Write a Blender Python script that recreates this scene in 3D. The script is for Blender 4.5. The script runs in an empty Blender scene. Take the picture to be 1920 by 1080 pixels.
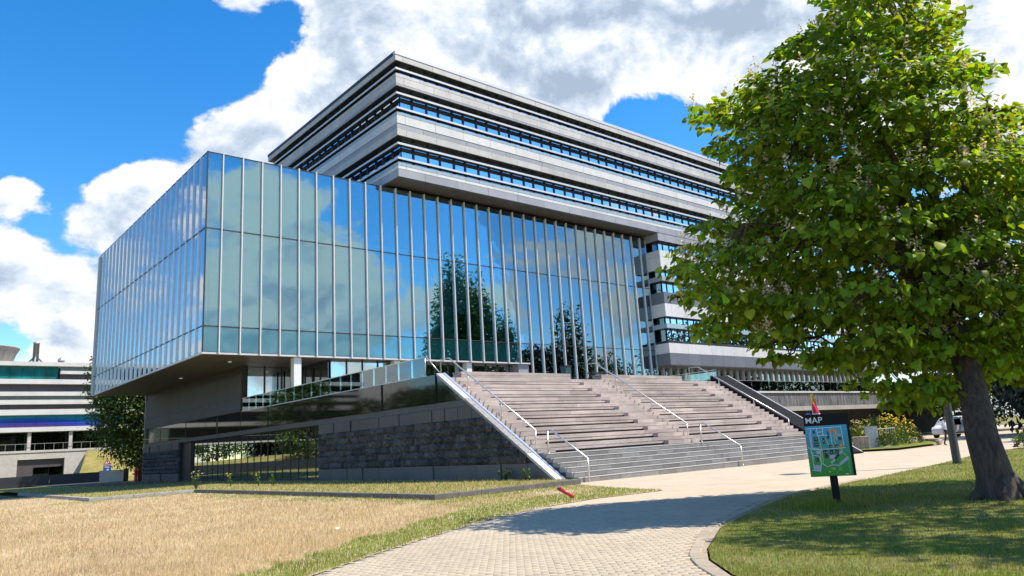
import bpy, math, random
import numpy as np
from mathutils import Vector, Matrix

random.seed(7)
RNG = np.random.default_rng(11)
SC = bpy.context.scene
COL = SC.collection
R = math.radians

# ------------------------------------------------------------------ camera
CAM_H = 1.65
FPX = 1385.79                       # focal length in pixels of a 1920 px wide frame
AX_R = Vector((0.763028, -0.643743, -0.058169))
AX_U = Vector((-0.089981, -0.194908, 0.976685))
AX_F = Vector((0.640072, 0.740004, 0.206645))
cam_d = bpy.data.cameras.new('camera')
cam_d.sensor_width = 36.0
cam_d.lens = FPX / 1920 * 36.0
cam_d.clip_start = 0.1
cam_d.clip_end = 3000
cam = bpy.data.objects.new('camera', cam_d)
COL.objects.link(cam)
m = Matrix((AX_R, AX_U, -AX_F)).transposed().to_4x4()
m.translation = (0, 0, CAM_H)
cam.matrix_world = m
SC.camera = cam

def sight(px, py):
    return (AX_F + AX_R * ((px - 960) / FPX) - AX_U * ((py - 540) / FPX))

def at(px, py, depth):
    return Vector((0, 0, CAM_H)) + sight(px, py) * depth

# ------------------------------------------------------------------ light
SUN_EL = R(57)
_h = Vector((0.72, -0.69, 0)).normalized()
SUN = Vector((_h.x * math.cos(SUN_EL), _h.y * math.cos(SUN_EL), math.sin(SUN_EL)))
sun_d = bpy.data.lights.new('sun', 'SUN')
sun_d.energy = 4.6
sun_d.angle = R(0.53)
sun_d.color = (1.0, 0.915, 0.79)
sun = bpy.data.objects.new('sun', sun_d)
sun.rotation_euler = (-SUN).to_track_quat('-Z', 'Y').to_euler()
sun.location = (60, -40, 90)
COL.objects.link(sun)

SC.view_settings.view_transform = 'Standard'
SC.view_settings.look = 'None'
SC.view_settings.gamma = 1.0
SC.view_settings.exposure = 0.70

world = bpy.data.worlds.new('World')
SC.world = world
world.use_nodes = True
def build_sky():
    nt = world.node_tree
    N, L = nt.nodes, nt.links
    N.clear()
    out = N.new('ShaderNodeOutputWorld')
    bg = N.new('ShaderNodeBackground')
    bg.inputs['Strength'].default_value = 0.15
    L.new(bg.outputs[0], out.inputs[0])
    sky = N.new('ShaderNodeTexSky')
    sky.sky_type = 'NISHITA'
    sky.sun_disc = False
    sky.sun_elevation = SUN_EL
    sky.sun_rotation = math.atan2(SUN.x, SUN.y)
    sky.air_density = 1.0
    sky.dust_density = 0.2
    sky.ozone_density = 3.0
    hs = N.new('ShaderNodeHueSaturation')
    hs.inputs['Saturation'].default_value = 1.38
    hs.inputs['Value'].default_value = 1.0
    L.new(sky.outputs[0], hs.inputs['Color'])
    tc = N.new('ShaderNodeTexCoord')
    nrm = N.new('ShaderNodeVectorMath'); nrm.operation = 'NORMALIZE'
    L.new(tc.outputs['Generated'], nrm.inputs[0])
    D = nrm.outputs[0]
    def val(op, a, b=None, c=None, clamp=False):
        n = N.new('ShaderNodeMath'); n.operation = op; n.use_clamp = clamp
        for i, v in enumerate((a, b, c)):
            if v is None: continue
            if isinstance(v, (int, float)): n.inputs[i].default_value = v
            else: L.new(v, n.inputs[i])
        return n.outputs[0]
    def noise(vec, scale, detail, rough, dist=0.0, off=(0, 0, 0), sc=(1, 1, 1)):
        mp = N.new('ShaderNodeMapping')
        mp.inputs['Location'].default_value = off
        mp.inputs['Scale'].default_value = sc
        L.new(vec, mp.inputs['Vector'])
        n = N.new('ShaderNodeTexNoise')
        n.inputs['Scale'].default_value = scale
        n.inputs['Detail'].default_value = detail
        n.inputs['Roughness'].default_value = rough
        n.inputs['Distortion'].default_value = dist
        L.new(mp.outputs[0], n.inputs['Vector'])
        return n.outputs['Fac']
    def blob(c, ang):
        # 1 in the middle of a cloud bank, 0 at its rim
        d = N.new('ShaderNodeVectorMath'); d.operation = 'DISTANCE'
        L.new(D, d.inputs[0]); d.inputs[1].default_value = c
        mr = N.new('ShaderNodeMapRange'); mr.interpolation_type = 'SMOOTHSTEP'
        mr.inputs['From Min'].default_value = 0.0
        mr.inputs['From Max'].default_value = ang
        mr.inputs['To Min'].default_value = 1.0
        mr.inputs['To Max'].default_value = 0.0
        L.new(d.outputs['Value'], mr.inputs['Value'])
        return mr.outputs[0]
    def dirv(px, py): return tuple(sight(px, py).normalized())
    # cloud banks and clear patches (directions on the sky dome, all the way round)
    banks = [((830, 200), .42, .30), ((600, 240), .24, .26), ((1150, 30), .38, .26), ((1520, 60), .36, .26), ((1850, 100), .34, .2),
             ((350, 330), .16, .30), ((60, 520), .20, .32), ((215, 360), .10, .26), ((160, 600), .09, .16), ((420, 0), .085, .30), ((30, 348), .055, .27),
             ((170, 130), .33, -.36), ((30, 230), .2, -.2), ((440, 95), .11, -.22), ((1225, 262), .14, -.36), ((1165, 205), .06, -.16), ((1290, 240), .07, -.14), ((560, 30), .05, -.16), ((40, 630), .075, -.2), ((580, 10), .06, .1), ((1560, 430), .26, -.30), ((1250, 60), .05, .08), ((1000, 60), .06, .10), ((1400, 250), .08, -.12), ((1080, 100), .05, -.12)]
    acc = None
    for (pp, ang, w) in banks:
        v = val('MULTIPLY', blob(dirv(*pp), ang), w)
        acc = v if acc is None else val('ADD', acc, v)
    # low cumulus rows round the rest of the horizon
    sep = N.new('ShaderNodeSeparateXYZ'); L.new(D, sep.inputs[0])
    n1 = noise(D, 3.1, 14, .60, .25, (3.1, 1.7, .4), (1, 1, 1.5))
    n2 = noise(D, 9.0, 12, .62, .5, (.3, 5.7, 2.4), (1, 1, 1.3))
    dens = val('SUBTRACT', val('ADD', val('MULTIPLY', n1, .95), val('MULTIPLY', n2, .38)), .165)
    dens = val('ADD', dens, acc)
    low = N.new('ShaderNodeMapRange'); low.inputs['From Min'].default_value = .12; low.inputs['From Max'].default_value = .62
    low.inputs['To Min'].default_value = .055; low.inputs['To Max'].default_value = -.115
    L.new(sep.outputs['Z'], low.inputs['Value'])
    dens = val('ADD', dens, low.outputs[0])
    cov = N.new('ShaderNodeMapRange'); cov.interpolation_type = 'SMOOTHSTEP'
    cov.inputs['From Min'].default_value = .54; cov.inputs['From Max'].default_value = .605
    L.new(dens, cov.inputs['Value'])
    # light from the sun side: compare the density a little towards the sun
    off = N.new('ShaderNodeVectorMath'); off.operation = 'ADD'
    L.new(D, off.inputs[0]); off.inputs[1].default_value = tuple((SUN + Vector((0, 0, .5))).normalized() * .028)
    n1s = noise(off.outputs[0], 3.1, 9, .60, .25, (3.1, 1.7, .4), (1, 1, 1.5))
    n1b = noise(D, 3.1, 9, .60, .25, (3.1, 1.7, .4), (1, 1, 1.5))
    rel = val('MULTIPLY', val('SUBTRACT', n1b, n1s), 6.5)
    n2s = noise(off.outputs[0], 9.0, 10, .62, .5, (.3, 5.7, 2.4), (1, 1, 1.3))
    rel = val('ADD', rel, val('MULTIPLY', val('SUBTRACT', n2, n2s), 2.6))
    thick = N.new('ShaderNodeMapRange'); thick.interpolation_type = 'SMOOTHSTEP'
    thick.inputs['From Min'].default_value = .60; thick.inputs['From Max'].default_value = .86
    L.new(dens, thick.inputs['Value'])
    n3 = noise(D, 5.0, 8, .55, .3, (7.3, .2, 9.1))
    sh = val('SUBTRACT', val('ADD', .98, rel), val('MULTIPLY', thick.outputs[0], .52))
    sh = val('ADD', sh, val('MULTIPLY', val('SUBTRACT', n3, .5), 1.15), clamp=True)
    cr = N.new('ShaderNodeValToRGB')
    e = cr.color_ramp.elements
    e[0].position = 0.0; e[0].color = (.40, .50, .64, 1)
    e[1].position = 1.0; e[1].color = (1.0, 1.0, 1.0, 1)
    k = cr.color_ramp.elements.new(.45); k.color = (.60, .70, .83, 1)
    k = cr.color_ramp.elements.new(.75); k.color = (.82, .88, .95, 1)
    L.new(sh, cr.inputs[0])
    cs = N.new('ShaderNodeVectorMath'); cs.operation = 'SCALE'
    L.new(cr.outputs[0], cs.inputs[0]); cs.inputs['Scale'].default_value = 4.5
    mix = N.new('ShaderNodeMix'); mix.data_type = 'RGBA'
    L.new(cov.outputs[0], mix.inputs['Factor'])
    L.new(hs.outputs[0], mix.inputs['A']); L.new(cs.outputs[0], mix.inputs['B'])
    L.new(mix.outputs['Result'], bg.inputs['Color'])
build_sky()

# ------------------------------------------------------------------ materials
MATS = {}
def mat(name, col, rough=.6, var=.12, scale=4.0, metal=0.0, spec=.5, bump=0.0, bscale=None, streak=None, island=0.0, transl=0.0, col2=None, detail=6, dirt=0.0):
    if name in MATS: return MATS[name]
    m = bpy.data.materials.new(name); m.use_nodes = True
    nt = m.node_tree; N, L = nt.nodes, nt.links
    p = N['Principled BSDF']
    p.inputs['Roughness'].default_value = rough
    p.inputs['Metallic'].default_value = metal
    p.inputs['Specular IOR Level'].default_value = spec
    tc = N.new('ShaderNodeTexCoord'); geo = N.new('ShaderNodeNewGeometry')
    mp = N.new('ShaderNodeMapping'); L.new(geo.outputs['Position'], mp.inputs['Vector'])
    if streak: mp.inputs['Scale'].default_value = streak
    nz = N.new('ShaderNodeTexNoise'); nz.inputs['Scale'].default_value = scale; nz.inputs['Detail'].default_value = detail; nz.inputs['Roughness'].default_value = .65
    L.new(mp.outputs[0], nz.inputs['Vector'])
    c2 = col2 or tuple(max(0, c * (1 - 2.2 * var)) for c in col)
    ramp = N.new('ShaderNodeMapRange'); ramp.inputs['From Min'].default_value = .32; ramp.inputs['From Max'].default_value = .68
    L.new(nz.outputs['Fac'], ramp.inputs['Value'])
    mx = N.new('ShaderNodeMix'); mx.data_type = 'RGBA'
    L.new(ramp.outputs[0], mx.inputs['Factor'])
    mx.inputs['A'].default_value = (*c2, 1); mx.inputs['B'].default_value = (*col, 1)
    c = mx.outputs['Result']
    if island:
        oi = N.new('ShaderNodeObjectInfo')
        ad = N.new('ShaderNodeMath'); ad.operation = 'ADD'; L.new(geo.outputs['Random Per Island'], ad.inputs[0]); L.new(oi.outputs['Random'], ad.inputs[1])
        fr = N.new('ShaderNodeMath'); fr.operation = 'FRACT'; L.new(ad.outputs[0], fr.inputs[0])
        hv = N.new('ShaderNodeHueSaturation')
        mr = N.new('ShaderNodeMapRange'); mr.inputs['To Min'].default_value = 1 - island; mr.inputs['To Max'].default_value = 1 + island
        L.new(fr.outputs[0], mr.inputs['Value']); L.new(mr.outputs[0], hv.inputs['Value'])
        f2 = N.new('ShaderNodeMath'); f2.operation = 'MULTIPLY'; L.new(fr.outputs[0], f2.inputs[0]); f2.inputs[1].default_value = 7.31
        f3 = N.new('ShaderNodeMath'); f3.operation = 'FRACT'; L.new(f2.outputs[0], f3.inputs[0])
        mr2 = N.new('ShaderNodeMapRange'); mr2.inputs['To Min'].default_value = .5 - island * .06; mr2.inputs['To Max'].default_value = .5 + island * .06
        L.new(f3.outputs[0], mr2.inputs['Value']); L.new(mr2.outputs[0], hv.inputs['Hue'])
        L.new(c, hv.inputs['Color']); c = hv.outputs['Color']
    if dirt:
        n2 = N.new('ShaderNodeTexNoise'); n2.inputs['Scale'].default_value = .35; n2.inputs['Detail'].default_value = 8; n2.inputs['Roughness'].default_value = .7
        L.new(geo.outputs['Position'], n2.inputs['Vector'])
        r2 = N.new('ShaderNodeMapRange'); r2.inputs['From Min'].default_value = .35; r2.inputs['From Max'].default_value = .7
        r2.inputs['To Min'].default_value = 1 - dirt; r2.inputs['To Max'].default_value = 1.0
        L.new(n2.outputs['Fac'], r2.inputs['Value'])
        ml = N.new('ShaderNodeVectorMath'); ml.operation = 'SCALE'; L.new(c, ml.inputs[0]); L.new(r2.outputs[0], ml.inputs['Scale']); c = ml.outputs[0]
    L.new(c, p.inputs['Base Color'])
    if bump:
        nb = N.new('ShaderNodeTexNoise'); nb.inputs['Scale'].default_value = bscale or scale * 4; nb.inputs['Detail'].default_value = 8
        L.new(geo.outputs['Position'], nb.inputs['Vector'])
        b = N.new('ShaderNodeBump'); b.inputs['Strength'].default_value = bump; b.inputs['Distance'].default_value = .03
        L.new(nb.outputs['Fac'], b.inputs['Height']); L.new(b.outputs[0], p.inputs['Normal'])
    if transl:
        tr = N.new('ShaderNodeBsdfTranslucent')
        bo = N.new('ShaderNodeVectorMath'); bo.operation = 'MULTIPLY'; L.new(c, bo.inputs[0]); bo.inputs[1].default_value = (1.9, 1.7, .5)
        L.new(bo.outputs[0], tr.inputs['Color'])
        ms = N.new('ShaderNodeMixShader'); ms.inputs[0].default_value = transl
        L.new(p.outputs[0], ms.inputs[1]); L.new(tr.outputs[0], ms.inputs[2])
        L.new(ms.outputs[0], N['Material Output'].inputs[0])
    MATS[name] = m
    return m

def glass(name, tint, gloss_tint, base=.4, rough=.0, wav=0.0, wscale=.35):
    """thin coated glazing: mirror part by angle, the rest lets you look through"""
    if name in MATS: return MATS[name]
    m = bpy.data.materials.new(name); m.use_nodes = True
    nt = m.node_tree; N, L = nt.nodes, nt.links
    N.remove(N['Principled BSDF'])
    gl = N.new('ShaderNodeBsdfGlossy'); gl.inputs['Roughness'].default_value = rough; gl.inputs['Color'].default_value = (*gloss_tint, 1)
    tr = N.new('ShaderNodeBsdfTransparent'); tr.inputs['Color'].default_value = (*tint, 1)
    lw = N.new('ShaderNodeFresnel'); lw.inputs['IOR'].default_value = 1.5
    mr = N.new('ShaderNodeMapRange'); mr.inputs['To Min'].default_value = base; mr.inputs['To Max'].default_value = 1.0
    L.new(lw.outputs[0], mr.inputs['Value'])
    mx = N.new('ShaderNodeMixShader'); L.new(mr.outputs[0], mx.inputs[0]); L.new(tr.outputs[0], mx.inputs[1]); L.new(gl.outputs[0], mx.inputs[2])
    if wav:
        geo = N.new('ShaderNodeNewGeometry')
        nz = N.new('ShaderNodeTexNoise'); nz.inputs['Scale'].default_value = wscale; nz.inputs['Detail'].default_value = 1
        L.new(geo.outputs['Position'], nz.inputs['Vector'])
        b = N.new('ShaderNodeBump'); b.inputs['Strength'].default_value = wav; b.inputs['Distance'].default_value = .05
        L.new(nz.outputs['Fac'], b.inputs['Height']); L.new(b.outputs[0], gl.inputs['Normal'])
    L.new(mx.outputs[0], N['Material Output'].inputs[0])
    MATS[name] = m
    return m

M_ALU = mat('aluminium', (.66, .64, .61), .38, .05, 3, .3)
M_MULL = mat('mullion_white', (.72, .68, .65), .45, .04, 3)
M_FIN = mat('fin_metal', (.70, .75, .80), .3, .05, 3, .7)
M_STEEL = mat('stainless_steel', (.70, .67, .60), .32, .06, 5, .7)
M_DARK = mat('dark_metal', (.026, .026, .028), .5, .1)
M_INT = mat('dark_interior', (.05, .052, .052), .9, .2, .4)
M_PANEL = mat('panel_light', (.56, .535, .50), .55, .08, .9, island=.09, dirt=.16, streak=(1, 1, .25))
M_PANELW = mat('panel_white', (.68, .66, .63), .5, .06, .9, island=.06, dirt=.12, streak=(1, 1, .25))
M_PANELG = mat('panel_grey', (.34, .345, .37), .5, .06, .9, island=.08, dirt=.12, streak=(1, 1, .25))
M_PANELD = mat('panel_slate', (.15, .155, .175), .45, .06, .8, island=.06)
M_UPSTAND = mat('upstand_glass', (.33, .42, .46), .2, .05, 2)
M_SOFFIT = mat('soffit', (.16, .13, .11), .45, .08, .5, spec=.4)
M_SOFFITD = mat('soffit_brown', (.12, .10, .085), .35, .1, .4, spec=.5)
M_ROUGH = mat('rough_basalt', (.085, .082, .079), .7, .3, 7, bump=1.0, bscale=13, island=.6, col2=(.014, .014, .014))
M_SMOOTH = mat('sawn_basalt', (.075, .07, .067), .55, .1, 9, bump=.15, bscale=60, island=.10)
M_PLINTH = mat('plinth_slab', (.105, .107, .115), .5, .12, 1.5, island=.07, dirt=.15)
M_STRIP = mat('lintel_slab', (.065, .063, .062), .5, .06, 2, island=.05)
M_FACING = mat('facing_slab', (.085, .08, .075), .6, .2, 3, streak=(1, 5, .5), island=.08, dirt=.2)
M_BLACKG = mat('black_glass', (.008, .009, .008), .04, .1, spec=.7)
M_WHITE = mat('white_column', (.72, .70, .66), .5, .04)
M_STONE = mat('step_granite', (.25, .245, .235), .7, .1, 5, bump=.1, bscale=50, island=.22, dirt=.22)
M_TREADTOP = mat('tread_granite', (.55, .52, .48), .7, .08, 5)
M_WOOD = mat('weathered_timber', (.55, .47, .42), .75, .2, 9, streak=(.12, 1.5, 3.0), island=.17, bump=.4, bscale=25, col2=(.42, .34, .305), dirt=.38)
M_CHEEK = mat('cheek_stone', (.44, .43, .43), .6, .12, 8, island=.08, bump=.3, bscale=30)
M_CHEEKE = mat('cheek_edge', (.30, .36, .46), .35, .05, 3)
M_PAVE = None
M_GLASS = glass('coated_glazing', (.60, .85, .85), (.60, .84, .94), .30, 0, .09, .6)
M_GLASSS = glass('spandrel_glazing', (.62, .86, .84), (.5, .78, .92), .22, 0, .06, .6)
M_GLASSL = glass('coated_glazing_side', (.55, .68, .70), (.86, .94, 1.0), .45, 0, .05, .5)
M_GLASSC = glass('clear_glazing', (.62, .74, .72), (.9, .96, 1.0), .22)
M_GLASSM = glass('mirror_glazing', (.35, .45, .42), (.85, .95, .93), .55, 0, .03, .4)
M_WIN = glass('office_window', (.25, .32, .38), (.74, .88, 1.0), .84)
M_BALUS = glass('balustrade_glass', (.80, .92, .90), (.8, .95, 1.0), .14)
M_BLIND = mat('blind_pale', (.35, .62, .67), .7, .05)
M_BLINDL = mat('blind_mid', (.22, .46, .54), .7, .15, 1, streak=(.1, .1, 9), island=.18)
M_BLINDM = mat('blind_grey', (.10, .17, .175), .7, .22, 1, streak=(.1, .1, 9), island=.25)
M_SPAN = mat('spandrel_back', (.42, .72, .70), .6, .04)

# ------------------------------------------------------------------ mesh helpers
def link(o, parent=None):
    COL.objects.link(o)
    if parent is not None: o.parent = parent
    return o

def tag(o, label=None, cat=None, group=None, kind=None):
    if label: o['label'] = label
    if cat: o['category'] = cat
    if group: o['group'] = group
    if kind: o['kind'] = kind
    return o

def empty(name, loc=(0, 0, 0), rz=0.0, label=None, cat=None, group=None):
    o = bpy.data.objects.new(name, None); o.location = loc; o.rotation_euler = (0, 0, rz)
    o.empty_display_size = .3
    COL.objects.link(o)
    return tag(o, label, cat, group)

def rawmesh(name, V, F, mats=(), mi=None, smooth=False):
    me = bpy.data.meshes.new(name)
    me.from_pydata([tuple(v) for v in V], [], F)
    for m_ in mats: me.materials.append(m_)
    if mi is not None: me.polygons.foreach_set('material_index', mi)
    if smooth: me.polygons.foreach_set('use_smooth', [True] * len(me.polygons))
    me.update()
    return me

def npmesh(name, V, F, mats=(), mi=None, smooth=False):
    """V (n,3) float array, F (m,k) int array, all faces with k corners"""
    V = np.asarray(V, np.float32); F = np.asarray(F, np.int32)
    me = bpy.data.meshes.new(name)
    k = F.shape[1]
    me.vertices.add(len(V)); me.vertices.foreach_set('co', V.ravel())
    me.loops.add(F.size); me.loops.foreach_set('vertex_index', F.ravel())
    me.polygons.add(len(F)); me.polygons.foreach_set('loop_start', np.arange(0, F.size, k, dtype=np.int32))
    try: me.polygons.foreach_set('loop_total', np.full(len(F), k, np.int32))
    except Exception: pass
    for m_ in mats: me.materials.append(m_)
    if mi is not None: me.polygons.foreach_set('material_index', np.asarray(mi, np.int32))
    if smooth: me.polygons.foreach_set('use_smooth', np.ones(len(F), bool))
    me.update(calc_edges=True); me.validate()
    return me

BOXF = [(0, 3, 2, 1), (4, 5, 6, 7), (0, 1, 5, 4), (1, 2, 6, 5), (2, 3, 7, 6), (3, 0, 4, 7)]
class MB:
    def __init__(s): s.V = []; s.F = []; s.mi = []
    def add(s, V, F, mi=0):
        n = len(s.V); s.V += [tuple(v) for v in V]
        s.F += [tuple(i + n for i in f) for f in F]; s.mi += [mi] * len(F); return s
    def box(s, a, b, mi=0):
        x0, y0, z0 = a; x1, y1, z1 = b
        return s.add([(x0, y0, z0), (x1, y0, z0), (x1, y1, z0), (x0, y1, z0), (x0, y0, z1), (x1, y0, z1), (x1, y1, z1), (x0, y1, z1)], BOXF, mi)
    def prism(s, pts, vec, mi=0):
        """closed polygon pts (3-D) swept along vec"""
        n = len(pts); v = Vector(vec)
        V = [Vector(p) for p in pts] + [Vector(p) + v for p in pts]
        F = [tuple(range(n))[::-1], tuple(range(n, 2 * n))] + [(i, (i + 1) % n, n + (i + 1) % n, n + i) for i in range(n)]
        return s.add(V, F, mi)
    def tube(s, pts, rad, seg=8, mi=0, caps=True):
        pts = [Vector(p) for p in pts]; n = len(pts)
        rads = rad if isinstance(rad, (list, tuple)) else [rad] * n
        V = []; prev = None
        for i, p in enumerate(pts):
            t = (pts[min(i + 1, n - 1)] - pts[max(i - 1, 0)]).normalized()
            if prev is None:
                a = Vector((0, 0, 1)) if abs(t.z) < .9 else Vector((1, 0, 0))
                u = t.cross(a).normalized()
            else:
                u = (prev - t * prev.dot(t)).normalized()
            prev = u; w = t.cross(u)
            for k in range(seg):
                an = 2 * math.pi * k / seg
                V.append(p + (u * math.cos(an) + w * math.sin(an)) * rads[i])
        F = []
        for i in range(n - 1):
            for k in range(seg):
                a = i * seg + k; b = i * seg + (k + 1) % seg
                F.append((a, b, b + seg, a + seg))
        if caps: F += [tuple(range(seg))[::-1], tuple(range((n - 1) * seg, n * seg))]
        return s.add(V, F, mi)
    def lathe(s, prof, seg=12, c=(0, 0, 0), mi=0):
        V = []; n = len(prof)
        for (r, z) in prof:
            for k in range(seg):
                an = 2 * math.pi * k / seg
                V.append((c[0] + r * math.cos(an), c[1] + r * math.sin(an), c[2] + z))
        F = []
        for i in range(n - 1):
            for k in range(seg):
                a = i * seg + k; b = i * seg + (k + 1) % seg
                F.append((a, b, b + seg, a + seg))
        F += [tuple(range(seg))[::-1], tuple(range((n - 1) * seg, n * seg))]
        return s.add(V, F, mi)
    def build(s, name, mats, parent=None, smooth=False, loc=None):
        if not isinstance(mats, (list, tuple)): mats = [mats]
        o = bpy.data.objects.new(name, rawmesh(name, s.V, s.F, mats, s.mi, smooth))
        if loc is not None: o.location = loc
        return link(o, parent)

CACHE = {}
def piece(name, a, b, material, parent=None, chamfer=0.0):
    """one box-shaped piece with its own origin; alike pieces share mesh data"""
    d = tuple(round(b[i] - a[i], 4) for i in range(3))
    key = (name, d, material.name, chamfer)
    if key not in CACHE:
        h = [x / 2 for x in d]
        mb = MB()
        if chamfer:
            c = min(chamfer, min(h) * .6)
            V = []
            for z, s in ((-h[2], 1), (-h[2] + c, 0), (h[2] - c, 0), (h[2], 1)):
                e = c if s else 0
                V += [(-h[0] + e, -h[1] + e, z), (h[0] - e, -h[1] + e, z), (h[0] - e, h[1] - e, z), (-h[0] + e, h[1] - e, z)]
            F = [(3, 2, 1, 0), (12, 13, 14, 15)]
            for k in range(3):
                for i in range(4):
                    F.append((4 * k + i, 4 * k + (i + 1) % 4, 4 * k + 4 + (i + 1) % 4, 4 * k + 4 + i))
            mb.add(V, F)
        else:
            mb.box([-x for x in h], h)
        CACHE[key] = rawmesh(name, mb.V, mb.F, [material])
    o = bpy.data.objects.new(name, CACHE[key])
    o.location = [(a[i] + b[i]) / 2 for i in range(3)]
    return link(o, parent)

def poly_sheet(name, pts, z, material, parent=None):
    me = rawmesh(name, [(x, y, z) for x, y in pts], [tuple(range(len(pts)))], [material])
    o = bpy.data.objects.new(name, me)
    link(o, parent); 
    return o

def inpoly(P, poly):
    P = np.asarray(P); x, y = P[:, 0], P[:, 1]; ins = np.zeros(len(P), bool)
    n = len(poly); j = n - 1
    for i in range(n):
        xi, yi = poly[i]; xj, yj = poly[j]
        c = ((yi > y) != (yj > y)) & (x < (xj - xi) * (y - yi) / ((yj - yi) or 1e-9) + xi)
        ins ^= c; j = i
    return ins

# ================================================================== SETTING: ground
def ground_mat(name, a, b, s1, s2, c=None, bump=.4):
    m = bpy.data.materials.new(name); m.use_nodes = True
    nt = m.node_tree; N, L = nt.nodes, nt.links; p = N['Principled BSDF']
    p.inputs['Roughness'].default_value = .95; p.inputs['Specular IOR Level'].default_value = .15
    geo = N.new('ShaderNodeNewGeometry')
    def nz(s, d=8):
        n = N.new('ShaderNodeTexNoise'); n.inputs['Scale'].default_value = s; n.inputs['Detail'].default_value = d; n.inputs['Roughness'].default_value = .7
        L.new(geo.outputs['Position'], n.inputs['Vector']); return n.outputs['Fac']
    def mixc(f, A, B, lo=.35, hi=.65):
        mr = N.new('ShaderNodeMapRange'); mr.inputs['From Min'].default_value = lo; mr.inputs['From Max'].default_value = hi; L.new(f, mr.inputs['Value'])
        x = N.new('ShaderNodeMix'); x.data_type = 'RGBA'; L.new(mr.outputs[0], x.inputs['Factor'])
        for s, v in (('A', A), ('B', B)):
            if isinstance(v, tuple): x.inputs[s].default_value = (*v, 1)
            else: L.new(v, x.inputs[s])
        return x.outputs['Result']
    col = mixc(nz(s1), a, b)
    if c: col = mixc(nz(s2, 4), col, c, .5, .68)
    col = mixc(nz(s2 * 30, 3), tuple(x * .55 for x in a), col, .2, .55)
    L.new(col, p.inputs['Base Color'])
    bp = N.new('ShaderNodeBump'); bp.inputs['Strength'].default_value = bump; bp.inputs['Distance'].default_value = .04
    L.new(nz(22), bp.inputs['Height']); L.new(bp.outputs[0], p.inputs['Normal'])
    return m
M_GROUND = ground_mat('meadow', (.13, .14, .03), (.26, .21, .09), .6, .15, (.34, .27, .12))
M_DRY = ground_mat('straw_soil', (.48, .38, .24), (.60, .49, .32), 1.3, .22, (.42, .30, .17))
M_LAWN = ground_mat('lawn_soil', (.11, .15, .025), (.20, .20, .06), .9, .35, (.30, .25, .10))
M_BEDG = ground_mat('bed_grass', (.26, .24, .07), (.38, .31, .11), .8, .3, (.20, .20, .05))

def pave_mat():
    m = bpy.data.materials.new('brick_paving'); m.use_nodes = True
    nt = m.node_tree; N, L = nt.nodes, nt.links; p = N['Principled BSDF']
    p.inputs['Roughness'].default_value = .85; p.inputs['Specular IOR Level'].default_value = .25
    geo = N.new('ShaderNodeNewGeometry'); mp = N.new('ShaderNodeMapping')
    mp.inputs['Rotation'].default_value = (0, 0, R(40))
    L.new(geo.outputs['Position'], mp.inputs['Vector'])
    br = N.new('ShaderNodeTexBrick'); br.inputs['Scale'].default_value = 1.0
    br.inputs['Brick Width'].default_value = .205; br.inputs['Row Height'].default_value = .105; br.inputs['Mortar Size'].default_value = .004
    br.inputs['Color1'].default_value = (.53, .435, .315, 1); br.inputs['Color2'].default_value = (.48, .39, .28, 1); br.inputs['Mortar'].default_value = (.30, .24, .17, 1)
    L.new(mp.outputs[0], br.inputs['Vector'])
    nz = N.new('ShaderNodeTexNoise'); nz.inputs['Scale'].default_value = .6; nz.inputs['Detail'].default_value = 8; nz.inputs['Roughness'].default_value = .7
    L.new(geo.outputs['Position'], nz.inputs['Vector'])
    mr = N.new('ShaderNodeMapRange'); mr.inputs['From Min'].default_value = .3; mr.inputs['From Max'].default_value = .7; mr.inputs['To Min'].default_value = .86; mr.inputs['To Max'].default_value = 1.08
    L.new(nz.outputs['Fac'], mr.inputs['Value'])
    v = N.new('ShaderNodeVectorMath'); v.operation = 'SCALE'; L.new(br.outputs['Color'], v.inputs[0]); L.new(mr.outputs[0], v.inputs['Scale'])
    L.new(v.outputs[0], p.inputs['Base Color'])
    return m
M_PAVE = pave_mat()
M_PAVER = mat('paver_brick', (.53, .44, .32), .85, .08, 6, island=.06, dirt=.2, bump=.15, bscale=60, spec=.25)
M_JOINT = mat('joint_sand', (.42, .345, .25), .95, .2, 8)
M_KERB = mat('kerb_concrete', (.42, .40, .36), .8, .15, 5, island=.1, dirt=.25, bump=.2, bscale=40)
M_KERBD = mat('kerb_dark', (.17, .155, .14), .8, .15, 5, island=.1, dirt=.25, bump=.2, bscale=40)
M_SAND = mat('sand_kerb', (.44, .36, .26), .85, .1, 5, island=.07, dirt=.2, bump=.15, bscale=50)

g = poly_sheet('ground', [(-1200, -1200), (1200, -1200), (1200, 1200), (-1200, 1200)], -.16, M_GROUND); tag(g, kind='structure')

EDGE_L = [(-12, -2.5), (-4, 4.3), (1.2, 7.9), (4.91, 10.29), (6.6, 11.4), (8.15, 12.32), (10.5, 13.6), (12.99, 14.7), (15.8, 15.2), (18.54, 14.91)]
EDGE_R = [(6.6, -12), (6.55, 0), (6.8, 2.6), (7.2, 4.3), (7.78, 5.4), (8.55, 6.25), (9.35, 6.85), (11.5, 8.09), (14.3, 9.15), (17.44, 10.14), (23.5, 10.75), (30.5, 11.45), (37, 12.4), (46, 12.6), (60, 9)]
plaza_poly = EDGE_L + [(19.3, 17.5), (20.6, 20.6), (21.0, 23.5), (120, 23.5), (160, 23.5), (160, 3)] + EDGE_R[::-1] + [(-12, -12)]
def gz(x): return -.11 * min(1, max(0, (x - 21) / 17))     # the paving falls slightly to the right
def clipx(poly, x0, x1):
    for s, xc in ((1, x0), (-1, x1)):
        out = []
        for (ax, ay), (bx, by) in zip(poly, poly[1:] + poly[:1]):
            ia, ib = s * (ax - xc) >= 0, s * (bx - xc) >= 0
            if ia: out.append((ax, ay))
            if ia != ib:
                t = (xc - ax) / (bx - ax); out.append((xc, ay + t * (by - ay)))
        poly = out
    return poly
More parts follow.
